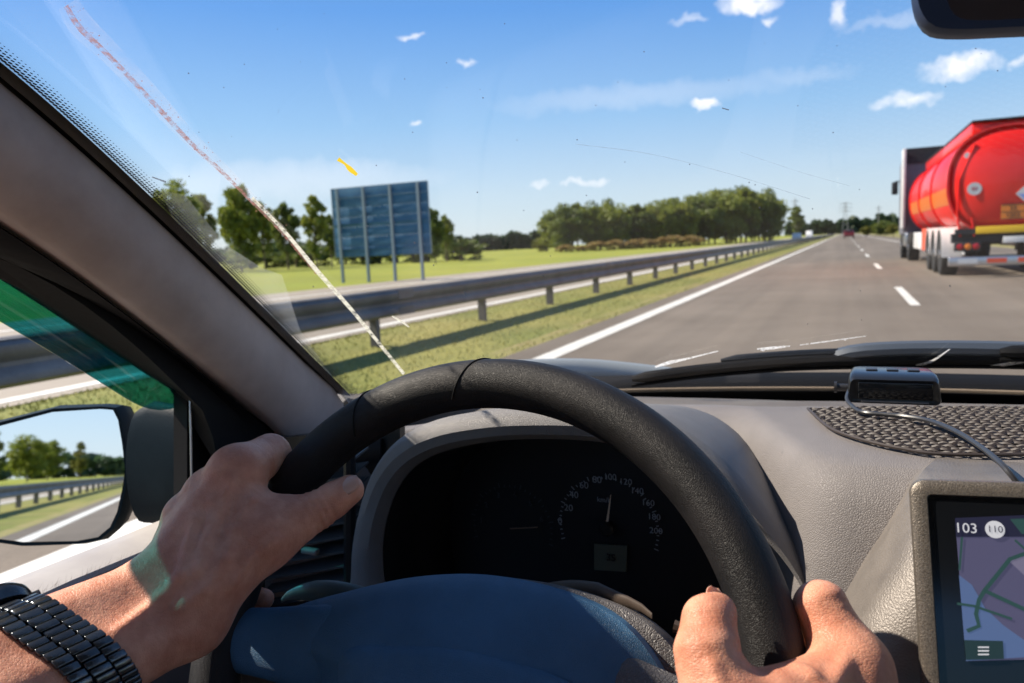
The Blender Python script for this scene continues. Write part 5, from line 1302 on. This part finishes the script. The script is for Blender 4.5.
HC = np.array([-.207, -.20, -.005]); 
def bodyc(p):
    f = smin(seg(p, EL, Wa * .35 + EL * .65, .036, .030), seg(p, EL, SL, .036, .046), .02); f2 = smin(seg(p, ER, RW_ * .35 + ER * .65, .036, .030), seg(p, ER, SR, .036, .046), .02)
    t = ell3(p, (-.207, -.27, -.50), (.16, .105, .28)); t = smin(t, seg(p, SL + np.array([.03, 0, .01]), SR - np.array([.03, 0, -.01]), .06, .06), .08)
    t = smin(t, seg(p, (-.207, -.25, -.24), (-.207, -.215, -.08), .058, .052), .04)
    hd = ell3(p, HC + np.array([0, -.01, .03]), (.076, .097, .095)); hd = smin(hd, ell3(p, HC + np.array([0, .025, -.045]), (.055, .065, .065)), .04)
    hd = smin(hd, seg(p, HC + np.array([0, .085, .01]), HC + np.array([0, .108, -.022]), .009, .013), .012)
    for s_ in (-1, 1): hd = smin(hd, ell3(p, HC + np.array([s_ * .078, -.01, -.01]), (.010, .018, .030)), .006)
    hd = smin(hd, seg(p, HC + np.array([-.02, .080, -.052]), HC + np.array([.02, .080, -.052]), .008, .008), .006)
    for s_ in (-1, 1): hd = -smin(-hd, ell3(p, HC + np.array([s_ * .032, .096, .012]), (.017, .012, .011)), .01)
    t = smin(t, hd, .03); t = smin(t, f, .04); t = smin(t, f2, .04)
    for s_ in (-1, 1):
        kx = -.207 + s_ * .15; t = smin(t, seg(p, (-.207 + s_ * .09, -.22, -.62), (kx, .22, -.52), .085, .062), .05); t = smin(t, seg(p, (kx, .22, -.52), (kx, .50, -.80), .058, .042), .03); t = smin(t, seg(p, (kx, .52, -.83), (kx, .66, -.79), .036, .03), .02)
    return t
def surfpt(fn, px, py, a=.28, b=.56, dep=0.):
    r_ = ray(px, py); t_ = np.linspace(a, b, 900).astype(np.float32); f_ = fn([r_[i] * t_ for i in range(3)]); k = int(np.argmax(f_ < 0)); return r_ * (t_[k] + dep) if (f_ < 0).any() else None
def withveins(fn, veins):
    tubes = []
    for pts, r_, dep in veins:
        q = [surfpt(fn, a, b, dep=dep) for a, b in pts]; q = [x for x in q if x is not None]
        tubes += [(q[i], q[i + 1], r_) for i in range(len(q) - 1)]
    def g(p):
        f = fn(p)
        for a, b, r_ in tubes: f = smin(f, seg(p, a, b, r_, r_), .0050)
        return f
    return g
LV = [([(232, 480), (222, 510), (208, 540), (198, 570)], .0021, .0008), ([(213, 500), (214, 520), (206, 548)], .0018, .0008), ([(250, 500), (236, 530), (226, 560), (206, 590), (180, 610)], .0018, .0009), ([(196, 520), (190, 545), (182, 575), (160, 600), (120, 630)], .0020, .0008), ([(275, 540), (250, 560), (232, 585)], .0020, .0009)]
RV = [([(846, 662), (838, 676), (826, 700)], .0022, .0006), ([(800, 668), (812, 676), (826, 690)], .0018, .0007), ([(712, 668), (722, 690)], .0016, .0007)]
lhand0, rhand0 = lefthand, righthand
lefthand_v = withveins(lhand0, LV); righthand_v = withveins(rhand0, RV)
Vl, Fl = surfnet(lefthand_v, (-.475, .12, -.30), (-.225, .475, -.075), .0016)
Vr, Fr = surfnet(righthand_v, (-.085, .16, -.365), (.075, .455, -.125), .0016)
Vc, Fc = surfnet(bodyc, (-.55, -.42, -.92), (.14, .72, .16), .008)
V = np.vstack([Vc, Vl, Vr]); Fs = np.vstack([Fc, Fl + len(Vc), Fr + len(Vc) + len(Vl)])
me = bpy.data.meshes.new('person'); me.vertices.add(len(V)); me.vertices.foreach_set('co', V.astype(np.float32).ravel())
me.loops.add(len(Fs) * 4); me.loops.foreach_set('vertex_index', Fs.astype(np.int32).ravel()); me.polygons.add(len(Fs)); me.polygons.foreach_set('loop_start', (np.arange(len(Fs)) * 4).astype(np.int32)); me.polygons.foreach_set('loop_total', np.full(len(Fs), 4, np.int32)); me.update(); me.validate()
me.materials.append(m_skin); me.polygons.foreach_set('use_smooth', [True] * len(me.polygons))
PS = bpy.data.objects.new('person', me); COL.objects.link(PS)
tag(PS, 'driver with both hands on the steering wheel, dark watch on the left wrist', 'person')
sm = PS.modifiers.new('s', 'SMOOTH'); sm.factor = .5; sm.iterations = 3
def grown(fn, g, lo, hi, res, name, material):
    V, Fs = surfnet(lambda p: fn(p) - g, lo, hi, res); return mesh(name, V, Fs, material, PS, recalc=False)
def shirtf(p):
    t = bodyc(p) - .012
    cut = np.maximum(t, p[2] + .185)
    cut = np.maximum(cut, -(p[2] + .64) + np.maximum(0, p[1] + .05) * 0)
    cut = np.maximum(cut, p[1] + .02)
    return cut
V, Fs = surfnet(shirtf, (-.56, -.44, -.70), (.14, .05, -.15), .008); mesh('shirt', V, Fs, m_shirt, PS, recalc=False)
def trouf(p): return np.maximum(np.maximum(bodyc(p) - .010, p[2] + .43), p[1] - .50)
V, Fs = surfnet(trouf, (-.56, -.44, -.94), (.16, .56, -.40), .009); mesh('trousers', V, Fs, m_trous, PS, recalc=False)
def shoef(p): return np.maximum(bodyc(p) - .014, np.maximum(-(p[1] - .48), p[2] + .70))
V, Fs = surfnet(shoef, (-.46, .46, -.92), (.06, .74, -.68), .007); mesh('shoes', V, Fs, m_blackpl, PS, recalc=False)
def hairf(p): h_ = ell3(p, HC + np.array([0, -.016, .036]), (.084, .104, .100)); return np.maximum(h_, -(p[2] - (HC[2] + .01) + (p[1] - HC[1]) * -.7))
V, Fs = surfnet(hairf, (-.31, -.34, -.12), (-.10, -.05, .16), .005); mesh('hair', V, Fs, m_hair, PS, recalc=False)
for s_ in (-1, 1):
    m = MB(); c = HC + np.array([s_ * .032, .075, .010]); m.lathe([(.002, -.011), (.008, -.009), (.0112, -.003), (.0112, .003), (.008, .009), (.002, .0112)], tuple(c), 'y', 18); ey = m.build('eye', m_white, PS)
    m = MB(); m.lathe([(.0055, .0098), (.003, .0115), (.0005, .0118)], tuple(c), 'y', 14); m.build('iris', m_watchface, ey)
# thumb nails: thin curved plates
def nail(c, ax_, up_, w, l_, rad_):
    ax_ = nrm(ax_); up_ = nrm(up_ - ax_ * np.dot(ax_, up_)); sd = np.cross(ax_, up_); rows = []
    for i in range(9):
        s_ = -1 + 2 * i / 8; r_ = []
        for j in range(9):
            t_ = -1 + 2 * j / 8; ww = w * (1 - .35 * max(0, s_) ** 3 - .12 * max(0, -s_) ** 2) * math.sqrt(max(.02, 1 - .55 * abs(s_) ** 4)); x = t_ * ww; lift = -(x * x) / (2 * rad_) - max(0, s_) ** 2 * .0006 - (abs(t_) ** 4 + abs(s_) ** 6) * .0004
            r_.append(c + ax_ * s_ * l_ + sd * x + up_ * lift)
        rows.append(r_)
    V, Fs = loft(rows); o = mesh('fingernail', V, Fs, m_nail, PS); md_ = o.modifiers.new('s', 'SOLIDIFY'); md_.thickness = .0005
ta = nrm(Lt[3] - Lt[2]); tow = -nrm(Lt[3]); upv = nrm(tow * .75 + np.array([0, 0, .8]) + np.array([.1, 0, 0]))
cN = surfpt(lhand0, 349, 484); nail(cN - ta * .0005 + upv * .0004, ta, nrm(upv + np.array([.1, -.1, 0])), .0056, .0072, .0075)
ta = nrm(Rt[3] - Rt[2]); upv = nrm(np.array([-.35, .75, .25]))
nail(P(717, 609, .366) + upv * .0078, ta, upv, .0050, .0050, .009)
# fine hairs on the left forearm
m = MB(); random.seed(3); axl = nrm(EL - (Wa + Wb) / 2); sdl = nrm(Wa - Wb); upl = np.cross(axl, sdl); upl = upl if np.dot(upl, -Wa) > 0 else -upl
for i in range(420):
    s_ = random.uniform(-.02, .13); q = random.uniform(-.2, 2.0); L_ = random.uniform(.004, .009); rr = .0205 + .012 * max(0, s_) / .27 * 1.2
    c = (Wa + Wb) / 2 + axl * s_ + sdl * (math.cos(q) * (rr + .0205)) + upl * math.sin(q) * (rr + .0008)
    n_ = nrm(sdl * math.cos(q) + upl * math.sin(q)); d_ = nrm(-axl * .5 + n_ * .45 + sdl * random.uniform(-.5, .5)); m.add([c - sdl * .00007, c + sdl * .00007, c + d_ * L_], [(0, 1, 2)])
m.build('arm_hair', m_hair, PS, smooth=False)

# wristwatch
WT = thing('wristwatch', 'dark steel link bracelet watch on the left wrist of the driver', 'watch')
mid0 = (Wa + Wb) / 2; c0 = mid0 + axl * .070
def ring(s_, q, lift=.0):
    k = (s_) / np.linalg.norm(EL - mid0); rb = .0205 + (.036 - .0205) * k; hw = .5 * np.linalg.norm(Wa - Wb) * (1 - k * .55) + rb
    dr = nrm(sdl * hw * math.cos(q) + upl * rb * math.sin(q)); rs = np.linspace(.008, .07, 125).astype(np.float32); pp = [(mid0 + axl * s_)[i] + dr[i] * rs for i in range(3)]
    f_ = lefthand(pp); k_ = int(np.argmax(f_ > 0)); r_ = rs[k_]
    return mid0 + axl * s_ + dr * (r_ + lift), nrm(sdl * math.cos(q) * rb + upl * math.sin(q) * hw)
NL = 50; s0 = .066
# the band runs slightly askew over the wrist
def skew(q): return s0 + .006 * math.cos(q)
for lane, (off, wdt, lf) in enumerate(((-.0100, .0088, .0), (0, .0100, .0007), (.0100, .0088, .0))):
    m = MB()
    for k in range(NL):
        q = 2 * PI * (k + (.5 if lane == 1 else 0)) / NL
        if -.25 < (q + PI) % (2 * PI) - PI < .42: continue
        pa, na = ring(skew(q) + off, q - PI / NL * .88, .0012 + lf); pb, nb2 = ring(skew(q) + off, q + PI / NL * .88, .0012 + lf); t_ = pb - pa; n_ = nrm(na + nb2); c = (pa + pb) / 2
        R3 = Matrix([[nrm(t_)[i], axl[i], np.cross(nrm(t_), axl)[i]] for i in range(3)])
        m.box(tuple(c), (np.linalg.norm(t_) * 1.04, wdt, .0034), rot=R3, bev=.0008)
    m.build('bracelet', m_watch, WT)
rr1, rr2 = [], []
for k in range(61):
    q = .45 + (2 * PI - .72) * k / 60; rr1.append(ring(skew(q) - .012, q, .0007)[0]); rr2.append(ring(skew(q) + .012, q, .0007)[0])
V, Fs = loft([rr1, rr2]); mesh('bracelet_lining', V, Fs, m_rubber, WT)
pcs, ncs = ring(s0 + .006, .10, .0045); t_ = nrm(np.cross(axl, ncs)); R3 = Matrix([[t_[i], axl[i], ncs[i]] for i in range(3)])
def wl(prof, name, mt, par):
    V_ = []; n = 40
    for r_, h_ in prof:
        for k in range(n): q = 2 * PI * k / n; V_.append(pcs + t_ * r_ * math.cos(q) + axl * r_ * math.sin(q) + ncs * h_)
    Fs_ = [(i * n + k, i * n + (k + 1) % n, (i + 1) * n + (k + 1) % n, (i + 1) * n + k) for i in range(len(prof) - 1) for k in range(n)] + [tuple(range(n)), tuple((len(prof) - 1) * n + k for k in range(n))]
    return mesh(name, V_, Fs_, mt, par)
cs = wl([(.016, -.005), (.0195, -.004), (.0205, .0), (.0205, .004), (.019, .0062), (.0172, .0066), (.0168, .0054)], 'case', m_watch, WT)
wl([(.0168, .0052), (.0168, .0054)], 'dial', m_watchface, cs)
m = MB(); m.tube([pcs - axl * .0200 , pcs - axl * .0240], .0028, 10); m.build('crown', m_watch, cs)
rebase(WT, tuple(c0 - upl * .02))

# ================================================================== lift everything so that the road is at z = 0
bpy.context.view_layer.update()
for o in list(sc.objects):
    if o.parent is None and o.type not in ('CAMERA', 'LIGHT'): o.location.z += EYE
